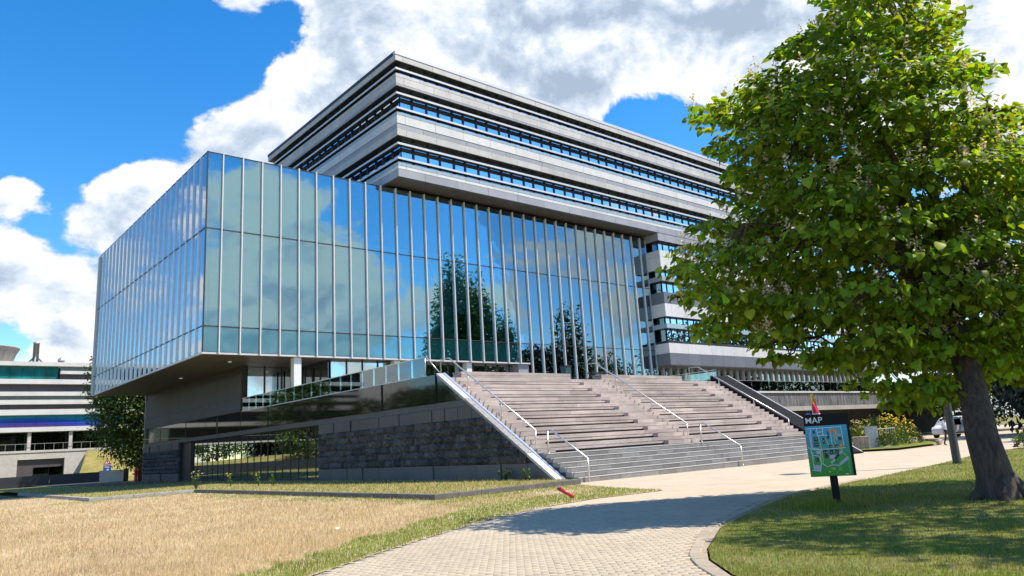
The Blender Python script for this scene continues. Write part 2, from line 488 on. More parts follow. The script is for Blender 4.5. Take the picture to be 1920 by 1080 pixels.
def plaza_sheet(name, poly, dz, material):
    V = []; F = []
    for x0, x1 in ((-100, 21), (21, 38), (38, 200)):
        q = clipx(poly, x0, x1)
        if len(q) < 3: continue
        F.append(tuple(range(len(V), len(V) + len(q)))); V += [(x, y, gz(x) + dz) for x, y in q]
    o = bpy.data.objects.new(name, rawmesh(name, V, F, [material])); link(o); tag(o, kind='structure'); return o
plaza = plaza_sheet('paved_path', plaza_poly, 0.0, M_PAVE)
# forecourt under the right terrace
fore = plaza_sheet('forecourt', [(46.5, 23.52), (160, 23.52), (160, 60), (46.5, 60)], -.004, M_PAVE)

field_poly = [(-12.5, 6)] + [(-12.5, -2.2)] + [(-4, 4.34)] + [(x - .01, y + .02) for x, y in EDGE_L[2:]] + [(19.2, 17.5), (20.3, 20.45), (20.3, 20.8), (14.15, 20.8), (14.15, 44.85), (8.85, 44.85), (8.85, 62), (4, 66), (-5, 60)]
field = poly_sheet('dry_field', field_poly, .012, M_DRY); tag(field, kind='structure')
bed_poly = [(21.02, 21.15), (14.45, 21.15), (14.45, 45.2), (9.15, 45.2), (9.15, 78), (9.15, 96), (21.02, 96)]
bed = poly_sheet('raised_lawn_bed', bed_poly, .16, M_BEDG); tag(bed, kind='structure')
lawn_poly = [(x + .02, y - .02) for x, y in EDGE_R] + [(62, -40), (6.6, -40)]
# gently domed lawn
def lawn_sheet():
    xs = np.arange(6.5, 62.1, .75); ys = np.arange(-40, 13.1, .75)
    o = poly_sheet('lawn', lawn_poly, .015, M_LAWN); tag(o, kind='structure'); return o
lawn = lawn_sheet()
far_lawn = poly_sheet('far_lawn', [(84, 23.6), (95, 26.5), (150, 40), (160, 22), (160, 8), (88, 16)], .02, M_LAWN); tag(far_lawn, kind='structure')

# asphalt service path at the foot of the stone wall
svc = poly_sheet('service_path', [(15.5, 70), (21.0, 66), (21.0, 110), (14, 110)], .175, mat('asphalt', (.055, .055, .058), .9, .15, 12)); tag(svc, kind='structure')

# ---- pavers of the near path: individual bricks
def build_pavers():
    e1 = np.array([.7660, -.6428]); e2 = np.array([.6428, .7660])
    L_, W_ = .205, .105
    pts = []
    for j in range(int(0 / W_), int(24 / W_)):
        for i in range(int(-16 / L_), int(16 / L_)):
            pts.append(e1 * ((i + .5 * (j % 2)) * L_) + e2 * (j * W_))
    P = np.array(pts)
    near = [p for p in EDGE_L] + [(19.3, 17.5)] + EDGE_R[:12][::-1]
    ok = inpoly(P, near)
    for dx, dy in ((.11, 0), (-.11, 0), (0, .11), (0, -.11)):
        ok &= inpoly(P + np.array([dx, dy]), near)
    # leave room for the kerb band on the lawn side
    er = np.array(EDGE_R)
    def dist_poly(P, line):
        d = np.full(len(P), 1e9)
        for a, b in zip(line[:-1], line[1:]):
            ab = b - a; t = np.clip(((P - a) @ ab) / (ab @ ab), 0, 1)
            d = np.minimum(d, np.hypot(*(P - a - t[:, None] * ab).T))
        return d
    ok &= dist_poly(P, er[:11]) > .30
    dc = np.hypot(P[:, 0], P[:, 1]); fwd = P @ np.array([.654, .756]); rgt = P @ np.array([.756, -.654])
    ok &= (fwd > 6.5) & (fwd < 19.9) & (np.abs(rgt) < fwd * .74)
    P = P[ok]; dc = dc[ok]
    order = np.argsort(dc); P = P[order]
    g_ = .003; h = .02
    base = []
    for z, e in ((0, 0), (h - .004, 0), (h, .004)):
        a, b = L_ / 2 - g_ - e, W_ / 2 - g_ - e
        for sx, sy in ((-1, -1), (1, -1), (1, 1), (-1, 1)):
            q = e1 * a * sx + e2 * b * sy; base.append((q[0], q[1], z))
    base = np.array(base)
    F = [(8, 9, 10, 11)] + [(4 * k + i, 4 * k + (i + 1) % 4, 4 * k + 4 + (i + 1) % 4, 4 * k + 4 + i) for k in range(2) for i in range(4)]
    me = rawmesh('paver', base, F, [M_PAVER])
    for p in P[:300]:
        o = bpy.data.objects.new('paver', me); o.location = (p[0], p[1], .002 + random.uniform(-.002, .002)); o.rotation_euler = (random.gauss(0, .004), random.gauss(0, .004), random.gauss(0, .004)); link(o, plaza)
    Q = P[300:]; n = len(Q)
    jit = RNG.normal(0, .0014, n)
    V = (base[None] + np.stack([Q[:, 0], Q[:, 1], .002 + jit], 1)[:, None]).reshape(-1, 3)
    FF = (np.array(F)[None] + (np.arange(n) * 12)[:, None, None]).reshape(-1, 4)
    o = bpy.data.objects.new('pavers', npmesh('pavers', V, FF, [M_PAVER])); tag(o, kind='stuff'); link(o, plaza)
    half_ = []
    for (ax, ay), (bx, by) in zip(near, near[1:] + near[:1]):
        fa, fb_ = .654 * ax + .756 * ay - 20, .654 * bx + .756 * by - 20
        if fa <= 0: half_.append((ax, ay))
        if (fa <= 0) != (fb_ <= 0):
            t = fa / (fa - fb_); half_.append((ax + t * (bx - ax), ay + t * (by - ay)))
    jn = poly_sheet('joint_bed', half_, .004, M_JOINT, plaza)
    return n
NPAV = build_pavers()

# ---- kerbs
def kerb_run(pts, w, h, step, material, name, parent, z0=-.02, gap=.006, side=1):
    """row of kerb stones along a line; the line is the stones' outer edge"""
    for a, b in zip(pts[:-1], pts[1:]):
        a = Vector((*a, 0)); b = Vector((*b, 0)); d = b - a; n = max(1, round(d.length / step)); u = d.normalized(); v = Vector((-u.y, u.x, 0)) * side
        l = d.length / n
        for i in range(n):
            o = piece(name, (-l / 2 + gap, -w / 2, 0), (l / 2 - gap, w / 2, h - z0), material, parent, .012)
            c = a + u * (l * (i + .5)) + v * (w / 2)
            o.location = (c.x, c.y, z0 + (h - z0) / 2 + random.uniform(-.003, .003)); o.rotation_euler = (0, 0, math.atan2(u.y, u.x))
kerb_root = empty('bed_kerb', (14.3, 21, 0)); tag(kerb_root, kind='structure')
def kerb_child(pts, *a, **k):
    n0 = set(COL.objects); kerb_run(pts, *a, parent=None, **k)
    for o in set(COL.objects) - n0:
        o.parent = kerb_root; o.location = Vector(o.location) - Vector((14.3, 21, 0))
kerb_child([(20.95, 20.85), (14.15, 20.85)], .28, .19, 1.0, M_KERBD, 'kerb_stone', side=-1)
kerb_child([(14.15, 21.13), (14.15, 45.2)], .28, .19, 1.0, M_KERBD, 'kerb_stone', side=-1)
kerb_child([(14.15, 44.92), (8.85, 44.92)], .28, .19, 1.0, M_KERB, 'kerb_stone', side=-1)
kerb_child([(8.85, 45.2), (8.85, 70)], .28, .19, 1.0, M_KERB, 'kerb_stone', side=-1)

lk = empty('lawn_kerb', (0, 0, 0)); tag(lk, kind='structure')
def smooth_line(pts, step):
    out = []
    P = [Vector((*p, 0)) for p in pts]
    for i in range(1, len(P) - 2):
        p0, p1, p2, p3 = P[i - 1:i + 3]; n = max(2, int((p2 - p1).length / step))
        for k in range(n):
            t = k / n
            out.append(.5 * ((2 * p1) + (-p0 + p2) * t + (2 * p0 - 5 * p1 + 4 * p2 - p3) * t * t + (-p0 + 3 * p1 - 3 * p2 + p3) * t ** 3))
    return out
sl = smooth_line(EDGE_R[:12], .5)
for a, b in zip(sl[:-1], sl[1:]):
    d = b - a
    if d.length < .2: continue
    u = d.normalized(); v = Vector((-u.y, u.x, 0))
    o = piece('kerb_slab', (-.24, -.08, -.03), (.24, .08, .03), M_SAND, lk, .01)
    c = (a + b) / 2 + v * .14; o.location = (c.x, c.y, .0); o.rotation_euler = (0, 0, math.atan2(u.y, u.x)); o.scale.x = d.length / .49

# ================================================================== THE BUILDING
BLD = empty('campus_building', (0, 0, 0), label='large campus building with cantilevered glass box, banded office floors and black stone base', cat='building')
X0, XL, XW, YF, YT, YB = 21.05, 16.2, 63.92, 50.7, 48.85, 83.3
ZS, ZT, ZTER = 8.85, 23.15, 5.07
XT = 30.75

# ---- glass volume -------------------------------------------------
core = MB()
core.box((18.4, 53.2, 9.0), (63.8, 82, 22.9), 0)                    # inner rooms, dark
core.box((XL + .12, YF + .12, ZT - .25), (XW, YB - .05, ZT + .02), 1)   # roof slab
core.box((XL + .06, YF + .06, ZS - .02), (45.5, YB - .06, ZS + .14), 2)    # soffit slab
for z in (10.67, 17.55): core.box((XL + .45, YF + .45, z - .18), (XW - .1, YB - .3, z + .14), 0)
core.box((45.5, YF + .5, ZTER - .3), (XW, 56, ZTER - .02), 0)
GV = core.build('glass_volume', [M_INT, M_DARK, M_SOFFIT], BLD)
xs = [XL] + [17.25 + 1.425 * i for i in range(33)]
xs = [x for x in xs if x < XW - .5] + [XW]
ys = [YF] + [51.95 + 1.412 * i for i in range(23)]
ys = [y for y in ys if y < YB - .5] + [YB]
rows = [(ZS + .03, 10.67), (10.67, 17.55), (17.55, ZT)]
for i in range(len(xs) - 1):
    a, b = xs[i], xs[i + 1]
    for k, (z0, z1) in enumerate(rows):
        right = a > 45.3
        if right and k == 0: z0 = ZTER + .02
        piece('pane', (a + .03, YF - .015, z0 + .03), (b - .03, YF + .015, z1 - .03), M_GLASSS if (k == 0 and not right) else M_GLASS, GV).rotation_euler = (random.gauss(0, .0012), 0, random.gauss(0, .0012))
        if k == 0 and not right: piece('spandrel_board', (a + .02, YF + .16, z0 + .02), (b - .02, YF + .20, z1 - .05), M_SPAN, GV)
        if k == 1 and random.random() < .9: piece('blind', (a + .04, YF + .36, z0 + random.choice((.15, .15, .15, .2, .9, 2.4)) + (.5 if right else 0)), (b - .04, YF + .38, z1 - .15), M_BLINDL if i < 16 else M_BLINDM, GV)
        if k == 2 and i < 8: piece('blind', (a + .04, YF + .36, z0 + .2), (b - .04, YF + .38, z1 - .15), M_BLIND, GV)
        elif k == 2: piece('blind', (a + .04, YF + .36, z0 + .1), (b - .04, YF + .38, z0 + .62), M_BLIND, GV)
    if i: 
        z0 = ZS - .03 if a < 45.3 else ZTER
        piece('mullion', (a - .032, YF - .19, z0), (a + .032, YF + .05, ZT + .06), M_MULL, GV)
for i in range(len(ys) - 1):
    a, b = ys[i], ys[i + 1]
    for k, (z0, z1) in enumerate(rows):
        piece('pane', (XL - .015, a + .03, z0 + .03), (XL + .015, b - .03, z1 - .03), M_GLASSL, GV).rotation_euler = (0, random.gauss(0, .0012), random.gauss(0, .0012))
        if k != 1: piece('blind', (XL + .36, a + .04, z0 + .1), (XL + .38, b - .04, z1 - .15), M_SPAN if k == 0 else M_BLIND, GV)
        else: piece('blind', (XL + .36, a + .04, z0 + .1), (XL + .38, b - .04, z1 - .15), M_BLINDM, GV)
    if i: piece('mullion', (XL - .125, a - .035, ZS - .03), (XL + .05, a + .035, ZT + .06), M_FIN, GV)
piece('mullion', (XL - .04, YF - .04, ZS - .03), (XL + .05, YF + .05, ZT + .06), M_DARK, GV)
piece('mullion', (XW - .10, YF - .06, ZTER), (XW - .01, YF + .05, ZT + .0), M_ALU, GV)
for z in (10.67, 17.55):
    piece('transom', (XL + .05, YF - .05, z - .035), (XW - .1, YF + .04, z + .035), M_DARK, GV)
    piece('transom', (XL - .05, YF + .05, z - .035), (XL + .04, YB, z + .035), M_DARK, GV)
piece('edge_trim', (XL - .05, YF - .06, ZS - .09), (45.5, YF + .05, ZS + .03), M_ALU, GV)
piece('edge_trim', (XL - .06, YF + .05, ZS - .09), (XL + .05, YB, ZS + .03), M_ALU, GV)
piece('edge_trim', (XL - .03, YF - .05, ZT - .03), (XW - .02, YF + .10, ZT + .035), M_DARK, GV)
piece('edge_trim', (XL - .04, YF + .10, ZT - .03), (XL + .10, YB, ZT + .035), M_DARK, GV)
piece('edge_trim', (XL - .2, YB, ZS - .05), (XL + .2, YB + .1, ZT + .03), M_ALU, GV)
# soffit boards, recessed joints
for i in range(10):
    a = XL + .08 + i * 2.93
    for j in range(9):
        b = YF + .1 + j * 3.6
        piece('soffit_board', (a + .01, b + .01, ZS - .07), (a + 2.92, b + 3.58, ZS - .025), M_SOFFIT, GV)
M_LAMP = bpy.data.materials.new('lit_downlight'); M_LAMP.use_nodes = True
_p = M_LAMP.node_tree.nodes['Principled BSDF']; _p.inputs['Emission Color'].default_value = (1, .8, .55, 1); _p.inputs['Emission Strength'].default_value = .25; _p.inputs['Base Color'].default_value = (.8, .7, .6, 1)
for (x, y) in ((19.4, 54.5), (19.4, 66), (24.6, 54)):
    MB().lathe([(.13, 0), (.13, .03), (.10, .035)], 10).build('downlight', M_LAMP, GV, loc=(x, y, ZS - .105))

# ---- office tower -------------------------------------------------
XE, YE = 104.0, 75.8
RC = .70                                          # recess of the window strips
tw = MB()
tw.box((XT + RC + .1, YT + RC + .1, 23.7), (XE - .5, YE - .2, 34.4), 0)
bands = [(34.02, 34.62), (31.69, 32.83), (27.22, 29.31), (23.62, 24.87)]
for z0, z1 in bands: tw.box((XT + .09, YT + .09, z0 + .01), (XE, YE, z1 - .01), 1)
tw.box((XT + .05, YT + .05, 23.56), (XE, YE, 23.615), 2)
TW = tw.build('office_floors', [M_INT, M_DARK, M_SOFFITD], BLD)
piece('roof_cap', (XT - .04, YT - .04, 34.56), (XE, YT + .3, 34.86), M_ALU, TW)
piece('roof_cap', (XT - .04, YT + .3, 34.56), (XT + .3, YE + .04, 34.86), M_DARK, TW)
piece('roof_slab', (XT + .3, YT + .3, 34.6), (XE, YE, 34.8), M_DARK, TW)
def strip(z0, z1, material, w, offs, name='panel', proud=0.0):
    x = XT - (w - offs)
    first = True
    while x < XE:
        a = max(x, XT); b = min(x + w, XE)
        if b - a > .1: piece(name, (a + (.0 if first else .012), YT - proud, z0 + .016), (b - .016, YT + .085, z1 - .016), material, TW)
        first = False; x += w
    y = YT + .085 - (w - offs)
    while y < YE:
        a = max(y, YT + .085); b = min(y + w, YE)
        if b - a > .1: piece(name, (XT - proud, a + .012, z0 + .012), (XT + .085, b - .012, z1 - .012), material, TW)
        y += w
strip(34.02, 34.56, M_PANEL, 3.05, .75)
strip(32.53, 32.83, M_PANEL, 3.05, 2.4); strip(31.89, 32.53, M_PANEL, 3.05, .8); strip(31.69, 31.89, M_PANELG, 3.05, 2.4)
strip(29.04, 29.31, M_UPSTAND, 1.52, .8); strip(28.29, 29.04, M_PANELW, 3.05, .8); strip(27.85, 28.29, M_PANELG, 4.6, 2.6, proud=-.03); strip(27.22, 27.85, M_PANEL, 3.05, .9)
strip(24.55, 24.87, M_UPSTAND, 1.52, .8); strip(24.28, 24.55, M_PANELW, 3.05, .8); strip(23.59, 24.28, M_PANELG, 3.4, 2.6)
# window strips with two sun blades each
def wstrip(z0, z1, blades, ww=1.5):
    x = XT + RC
    i = 0
    while x < XE - 1:
        w = ww if i % 2 else ww * .82
        piece('window', (x + .09, YT + RC - .02, z0), (min(x + w, XE) - .09, YT + RC + .02, z1), M_WIN, TW)
        piece('window_frame', (x + w - .09, YT + RC - .10, z0), (x + w + .09, YT + RC + .05, z1), M_DARK, TW)
        x += w; i += 1
    y = YT + RC; i = 0
    while y < YE - 1:
        w = ww if i % 2 else ww * .82
        piece('window', (XT + RC - .02, y + .09, z0), (XT + RC + .02, y + w - .09, z1), M_WIN, TW)
        piece('window_frame', (XT + RC - .10, y + w - .09, z0), (XT + RC + .05, y + w + .09, z1), M_DARK, TW)
        y += w; i += 1
    for bz in blades:
        piece('sun_blade', (XT + .05, YT + .05, bz), (XE, YT + RC - .12, bz + .07), M_DARK, TW)
        piece('sun_blade', (XT + .05, YT + RC - .12, bz), (XT + RC - .12, YE, bz + .07), M_DARK, TW)
        piece('blade_edge', (XT + .0, YT + .0, bz - .05), (XE, YT + .05, bz + .12), M_ALU, TW)
        piece('blade_edge', (XT + .0, YT + .05, bz - .05), (XT + .05, YE, bz + .12), M_ALU, TW)
wstrip(32.83, 34.02, (33.24,))
wstrip(29.31, 31.69, (31.0, 29.66))
wstrip(24.87, 27.22, (26.48, 25.19))
# soffit boards under the overhang
for i in range(12):
    a = XT + .1 + i * 2.77
    piece('soffit_board', (a + .01, YT + .1, 23.50), (a + 2.76, YF + 1.2, 23.55), M_SOFFITD, TW)

# ---- right wing under the tower ----------------------------------
XR = 118.0
wg = MB()
wg.box((XW + .7, YT + .7, 9.0), (XR, 60, 23.5), 0)
wbands = [(22.7, 23.55, 'G'), (20.9, 21.6, 'W'), (19.41, 20.9, 'W'), (18.13, 18.67, 'G'), (15.63, 16.9, 'D'), (14.2, 15.63, 'W'), (12.91, 13.42, 'U'), (11.31, 11.57, 'K'), (10.21, 11.31, 'W'), (8.95, 10.21, 'D')]
for z0, z1, k in wbands: wg.box((XW + .09, YT + .09, z0 + .01), (XR, 58, z1 - .01), 1)
wg.box((XW + .02, YT + .02, 8.88), (XR, 58, 8.95), 2)
WG = wg.build('lower_wing', [M_INT, M_DARK, M_SOFFITD], BLD)
WM = dict(G=M_PANELG, W=M_PANELW, D=M_PANELD, U=M_UPSTAND, K=M_DARK)
for z0, z1, k in wbands:
    x = XW; n = 0
    while x < XR:
        w = 2.2 if n else 1.1
        piece('wall_panel', (x + (.012 if n else 0), YT, z0 + .012), (min(x + w, XR) - .012, YT + .085, z1 - .012), WM[k], WG)
        x += w; n += 1
    piece('wall_panel', (XW - .0, YT + .085, z0 + .012), (XW + .085, YF + .3, z1 - .012), WM[k], WG)
for z0, z1 in ((21.6, 22.7), (18.67, 19.41), (16.9, 18.13), (13.42, 14.2), (11.57, 12.91)):
    x = XW + .6; n = 0
    while x < XR - 1:
        w = 1.15 if n % 3 else .8
        piece('wing_window', (x + .06, YT + .58, z0), (x + w - .06, YT + .62, z1), M_WIN, WG)
        piece('wing_window_frame', (x + w - .06, YT + .52, z0), (x + w + .06, YT + .66, z1), M_DARK, WG)
        x += w; n += 1
    piece('wing_window', (XW + .58, YT + .7, z0), (XW + .62, YF + .2, z1), M_WIN, WG)
# glazed ground floor of the wing
x = XW + .3; n = 0
while x < XR - 2:
    piece('shop_window', (x + .05, 51.3, ZTER), (x + 1.25, 51.34, 8.88), M_GLASSC, WG)
    piece('shop_mullion', (x + 1.25, 51.05, ZTER), (x + 1.35, 51.4, 8.88), M_ALU, WG)
    x += 1.3; n += 1
MB().box((XW, 53.5, ZTER), (XR, 58, 8.9)).build('ground_floor_rooms', M_INT, WG)

# ---- stone base ---------------------------------------------------
sb = MB()
sb.box((X0 + .12, 30.45, 0), (X0 + .6, 43.5, 5.12), 0)              # wall body by the stair
sb.prism([(X0 + .12, 22.6, 0), (X0 + .12, 30.45, 0), (X0 + .12, 30.45, 4.95), (X0 + .12, 22.6, .12)], (.40, 0, 0), 0)
sb.box((X0 + .12, 43.5, 3.5), (X0 + .6, 71.4, 5.12), 0)
sb.box((X0 + .12, 71.4, 0), (X0 + .6, YB - .25, 5.12), 0)
sb.box((X0 + .6, 31.2, .02), (45.8, YB - .25, 4.88), 0)               # mass of the base
sb.box((X0 + .12, 58.9, 5.2), (25.6, YB - .25, 8.76), 0); sb.box((X0 + .12, 56.8, 5.2), (X0 + .5, 58.9, 8.76), 0)
SB = sb.build('stone_base', [M_INT], BLD)
def course(y0, y1, z0, z1, w, material, name, jit=0.0, depth=(0, .1), skip=lambda y: False, ch=.0, off=0.0):
    y = y0 - off
    while y < y1 - .05:
        ww = w * (1 + random.uniform(-jit, jit)); b = min(y + ww, y1); a = max(y, y0)
        if b > y1 - .25 * w: b = y1
        if not skip((a + b) / 2) and b - a > .08:
            d = random.uniform(*depth)
            piece(name, (X0 - d, a + .006, z0 + .006), (X0 + .115, b - .006, z1 - .006), material, SB, ch)
        y = b if b == y1 else y + ww
    
slope = lambda y: .17 + .634 * (y - 22.36)          # cheek line
opening = lambda y: 43.5 < y < 71.4
# rough-faced stones: bulging fronts, a dozen shapes shared between them
rough_shapes = []
for k in range(14):
    rnd = random.Random(k)
    n = 5; V = []; F = []
    for i in range(n):
        for j in range(4):
            u = i / (n - 1) - .5; v = j / 3 - .5
            e = (0 if i in (0, n - 1) or j in (0, 3) else 1)
            V.append((-(.012 + e * rnd.uniform(.03, .13)), u + (e * rnd.uniform(-.06, .06)), v + (e * rnd.uniform(-.07, .07))))
    for i in range(n - 1):
        for j in range(3): F.append((i * 4 + j, i * 4 + j + 1, (i + 1) * 4 + j + 1, (i + 1) * 4 + j))
    ring = [i * 4 for i in range(n)] + [(n - 1) * 4 + j for j in (1, 2, 3)] + [i * 4 + 3 for i in range(n - 2, -1, -1)] + [2, 1]
    base = len(V)
    for r in ring: V.append((.11, V[r][1], V[r][2]))
    for q in range(len(ring)):
        q2 = (q + 1) % len(ring); F.append((ring[q], base + q, base + q2, ring[q2]))
    rough_shapes.append(rawmesh('stone_block', V, F, [M_ROUGH]))
blocks = []
HC = (2.94 - .83) / 6
for c in range(6):
    z0 = .83 + c * HC
    for (ya, yb) in ((22.6, 43.5), (71.4, YB - .25)):
        y = ya - random.uniform(0, .3)
        while y < yb - .1:
            w = random.choice((.38, .46, .52, .58, .7)); a, b = max(y, ya), min(y + w, yb)
            if b > yb - .2: b = yb
            ytop = 22.36 + (z0 + HC - .17) / .634
            a2 = max(a, ytop + .02)
            if b - a2 > .04: blocks.append((a2, b, z0))
            y = b if b == yb else y + w
blocks.sort(key=lambda t: t[0])
def put_block(t):
    a, b, z0 = t
    o = bpy.data.objects.new('stone_block', random.choice(rough_shapes))
    o.location = (X0, (a + b) / 2, z0 + HC / 2); o.scale = (1, b - a - .012, HC - .012)
    return o
for t in blocks[:290]: link(put_block(t), SB)
far = MB()
for t in blocks[290:]:
    o = put_block(t); me = o.data
    far.add([(v.co.x * o.scale[0] + o.location[0], v.co.y * o.scale[1] + o.location[1], v.co.z * o.scale[2] + o.location[2]) for v in me.vertices], [tuple(p.vertices) for p in me.polygons])
    bpy.data.objects.remove(o)
o = far.build('stone_blocks', M_ROUGH, SB); tag(o, kind='stuff')
# sloping fillers where courses meet the cheek: cut slabs
def cut_slab(z0, z1, y1, material, name, x=.0):
    ya = 22.36 + (z0 - .17) / .634; yb = 22.36 + (z1 - .17) / .634
    MB().prism([(X0 - x, ya + .05, z0 + .005), (X0 - x, y1 - .006, z0 + .005), (X0 - x, y1 - .006, z1 - .005), (X0 - x, yb + .05, z1 - .005)], (.115 + x, 0, 0)).build(name, material, SB)
for c in range(6):
    z0 = .83 + c * HC; ytop = 22.36 + (z0 + HC - .17) / .634
    cut_slab(z0, z0 + HC, ytop + .03, M_ROUGH, 'cut_stone', .0)
course(24.0, 43.5, .15, .83, 1.75, M_PLINTH, 'plinth_slab'); cut_slab(.18, .83, 24.0, M_PLINTH, 'plinth_slab')
course(71.4, YB - .25, .15, .83, 1.75, M_PLINTH, 'plinth_slab')
course(27.75, 43.5, 2.94, 3.53, 1.05, M_SMOOTH, 'sawn_block'); cut_slab(2.94, 3.53, 27.75, M_SMOOTH, 'sawn_block')
course(71.4, YB - .25, 2.94, 3.53, 1.05, M_SMOOTH, 'sawn_block')
course(28.25, YB - .25, 3.53, 3.85, 2.4, M_STRIP, 'lintel_slab', depth=(.01, .01)); cut_slab(3.53, 3.85, 28.25, M_STRIP, 'lintel_slab', .008)
course(30.5, YB - .25, 3.85, 5.26, 2.6, M_BLACKG, 'black_glass_panel'); cut_slab(3.85, 5.2, 30.5, M_BLACKG, 'black_glass_panel')
course(56.8, YB - .25, 5.3, 6.3, 2.62, M_FACING, 'facing_slab', depth=(-.02, -.02)); course(56.8, YB - .25, 6.3, 8.12, .655, M_FACING, 'facing_slab', depth=(-.02, -.02))
piece('soffit_shadow_gap', (X0 + .1, 56.8, 8.12), (X0 + .115, YB - .25, 8.77), M_DARK, SB)
piece('corner_pier', (X0 + .0, YB - .24, .15), (X0 + .5, YB, 8.77), M_PANELG, SB)
# glazed opening of the base
y = 43.5; n = 0
while y < 68.9:
    w = 1.27
    piece('base_window', (X0 + .42, y + .05, .30), (X0 + .45, y + w - .02, 3.5), M_GLASSM, SB)
    piece('base_mullion', (X0 + .39, y + w - .03, .2), (X0 + .5, y + w + .03, 3.5), M_DARK, SB)
    y += w; n += 1
piece('dark_panel', (X0 + .25, 68.9, .15), (X0 + .5, 71.4, 3.5), M_DARK, SB)
piece('base_sill', (X0 + .1, 43.5, .15), (X0 + .59, 68.9, .29), M_DARK, SB)

# ---- terrace and loggia ------------------------------------------
tr = MB()
tr.box((X0 + .05, 30.2, 4.9), (46.3, 57, ZTER), 0)
tr.box((46.3, 37, 4.62), (XR, 53.4, 4.88), 0)
tr.box((46.3, 36.6, 3.2), (XR, 37, 3.62), 1)
TR = tr.build('terrace', [mat('terrace_slab', (.30, .29, .27), .8, .1, 3, dirt=.2), M_KERB], BLD)
M_STAIN = mat('stained_concrete', (.30, .30, .30), .6, .3, 3.0, streak=(1.8, 1, .22), col2=(.03, .032, .035), detail=9, dirt=.4)
x = 46.35
while x < XR:
    piece('fascia_panel', (x + .01, 36.72, 3.64), (min(x + 1.9, XR) - .01, 36.98, 4.86), M_STAIN, TR); x += 1.9
piece('fascia_coping', (46.3, 36.6, 4.88), (XR, 37.05, 4.96), M_PANELW, TR)
MB().box((46.6, 41, 0), (XR, 42, 4.6)).build('undercroft_wall', M_INT, TR)
LG = MB().box((26.1, 52.4, ZTER), (45.2, 56, 8.8)).box((22.0, 58.6, ZTER), (30, 59, 8.8)).build('loggia_rooms', M_INT, BLD)
def glaze(p, q, w, z0, z1, material=M_GLASSC):
    p = Vector(p); q = Vector(q); d = q - p; n = round(d.length / w); u = d / n
    for i in range(n):
        a = p + u * i; b = a + u
        lo = (min(a.x, b.x), min(a.y, b.y)); hi = (max(a.x, b.x), max(a.y, b.y))
        if abs(u.x) > abs(u.y):
            piece('loggia_window', (lo[0] + .06, lo[1] - .015, z0), (hi[0] - .06, lo[1] + .015, z1), material, LG)
            piece('loggia_frame', (hi[0] - .06, lo[1] - .07, z0), (hi[0] + .06, lo[1] + .07, z1), M_DARK, LG)
        else:
            piece('loggia_window', (lo[0] - .015, lo[1] + .06, z0), (lo[0] + .015, hi[1] - .06, z1), material, LG)
            piece('loggia_frame', (lo[0] - .07, hi[1] - .06, z0), (lo[0] + .07, hi[1] + .06, z1), M_DARK, LG)
glaze((21.7, 57.2), (25.9, 57.2), 1.4, ZTER, 8.75, M_GLASSM)
glaze((25.9, 51.8), (25.9, 57.2), 1.35, ZTER, 8.75)
glaze((26.0, 51.75), (45.2, 51.75), 1.37, ZTER, 8.75, M_GLASSM)
for (x, y) in ((23.0, 51.15), (31.4, 51.15), (38.6, 51.15)):
    piece('column', (x - .28, y - .28, ZTER), (x + .28, y + .28, 8.76), M_WHITE, LG, .02)
piece('end_wall', (44.2, 50.85, ZTER), (45.45, 51.7, 8.76), M_PANELG, LG)
for i in range(9):
    MB().box((0, 0, 0), (1.2, .12, .04)).build('ceiling_light', M_LAMP, LG, loc=(27 + 2 * i, 52.0 + .12 * (i % 3), 8.6 - .12 * (i % 2)))
def gp(px, depth):
    p = Vector((0, 0, CAM_H)) + sight(px, 800) * depth; return (p.x, p.y, .03)

# ================================================================== GRAND STAIRCASE
ST = empty('grand_staircase', (21.6, 21.3, 0), label='wide outdoor staircase of grey stone steps below weathered timber seating tiers', cat='staircase')
def S(o):                                   # children are written in world coordinates
    o.location = Vector(o.location) - Vector((21.6, 21.3, 0)); o.parent = ST; return o
XA, XB = 21.56, 43.98
RS, TD, YS = .198, .38, 21.55
ZW = RS * 6
body = MB()
for k in range(6): body.box((XA, YS + TD * k + .35, -.02), (XB, 31.0, RS * (k + 1) - .01))
SH, SD, YW = (ZTER - RS * 6) / 10, .62, 24.35
for i in range(10): body.box((XA, YW + SD * i + .145, ZW + SH * i - .02), (XB, 31.0, ZW + SH * (i + 1) - .04))
S(body.build('stair_body', mat('stair_concrete', (.06, .055, .05), .9, .1)))
for k in range(6):
    x = XA - (k * .47 % 1.25)
    while x < XB - .05:
        a, b = max(x, XA), min(x + 1.25, XB)
        if b - a > .1:
            S(piece('step_stone', (a + .008, YS + TD * k + random.uniform(0, .004), RS * k - (.16 if k == 0 else -.006)), (b - .004, YS + TD * (k + 1) + .02 if k < 5 else YW + .1, RS * (k + 1)), M_STONE, None, .008))
        x += 1.25
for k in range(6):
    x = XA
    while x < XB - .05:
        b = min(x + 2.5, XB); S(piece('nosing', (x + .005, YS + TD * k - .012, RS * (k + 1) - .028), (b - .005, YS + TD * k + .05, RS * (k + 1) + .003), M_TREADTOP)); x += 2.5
for i in range(10):
    y = YW + SD * i; z = ZW + SH * i
    for c, (za, zb, dy) in enumerate(((z + .09, z + .21, .014), (z + .218, z + SH, 0))):
        x = XA - random.uniform(0, 2)
        while x < XB - .05:
            w = random.choice((2.4, 3.0, 3.3, 3.9)); a, b = max(x, XA), min(x + w, XB)
            if b - a > .15: S(piece('riser_timber', (a + .005, y + dy + random.uniform(0, .012), za), (b - .005, y + .15, zb + random.uniform(-.004, .004)), M_WOOD, None, .006))
            x += w
    S(piece('seat_timber', (XA + .01, y + .155, z + SH - .035), (XB - .01, y + SD + .1, z + SH - .002), M_WOOD))
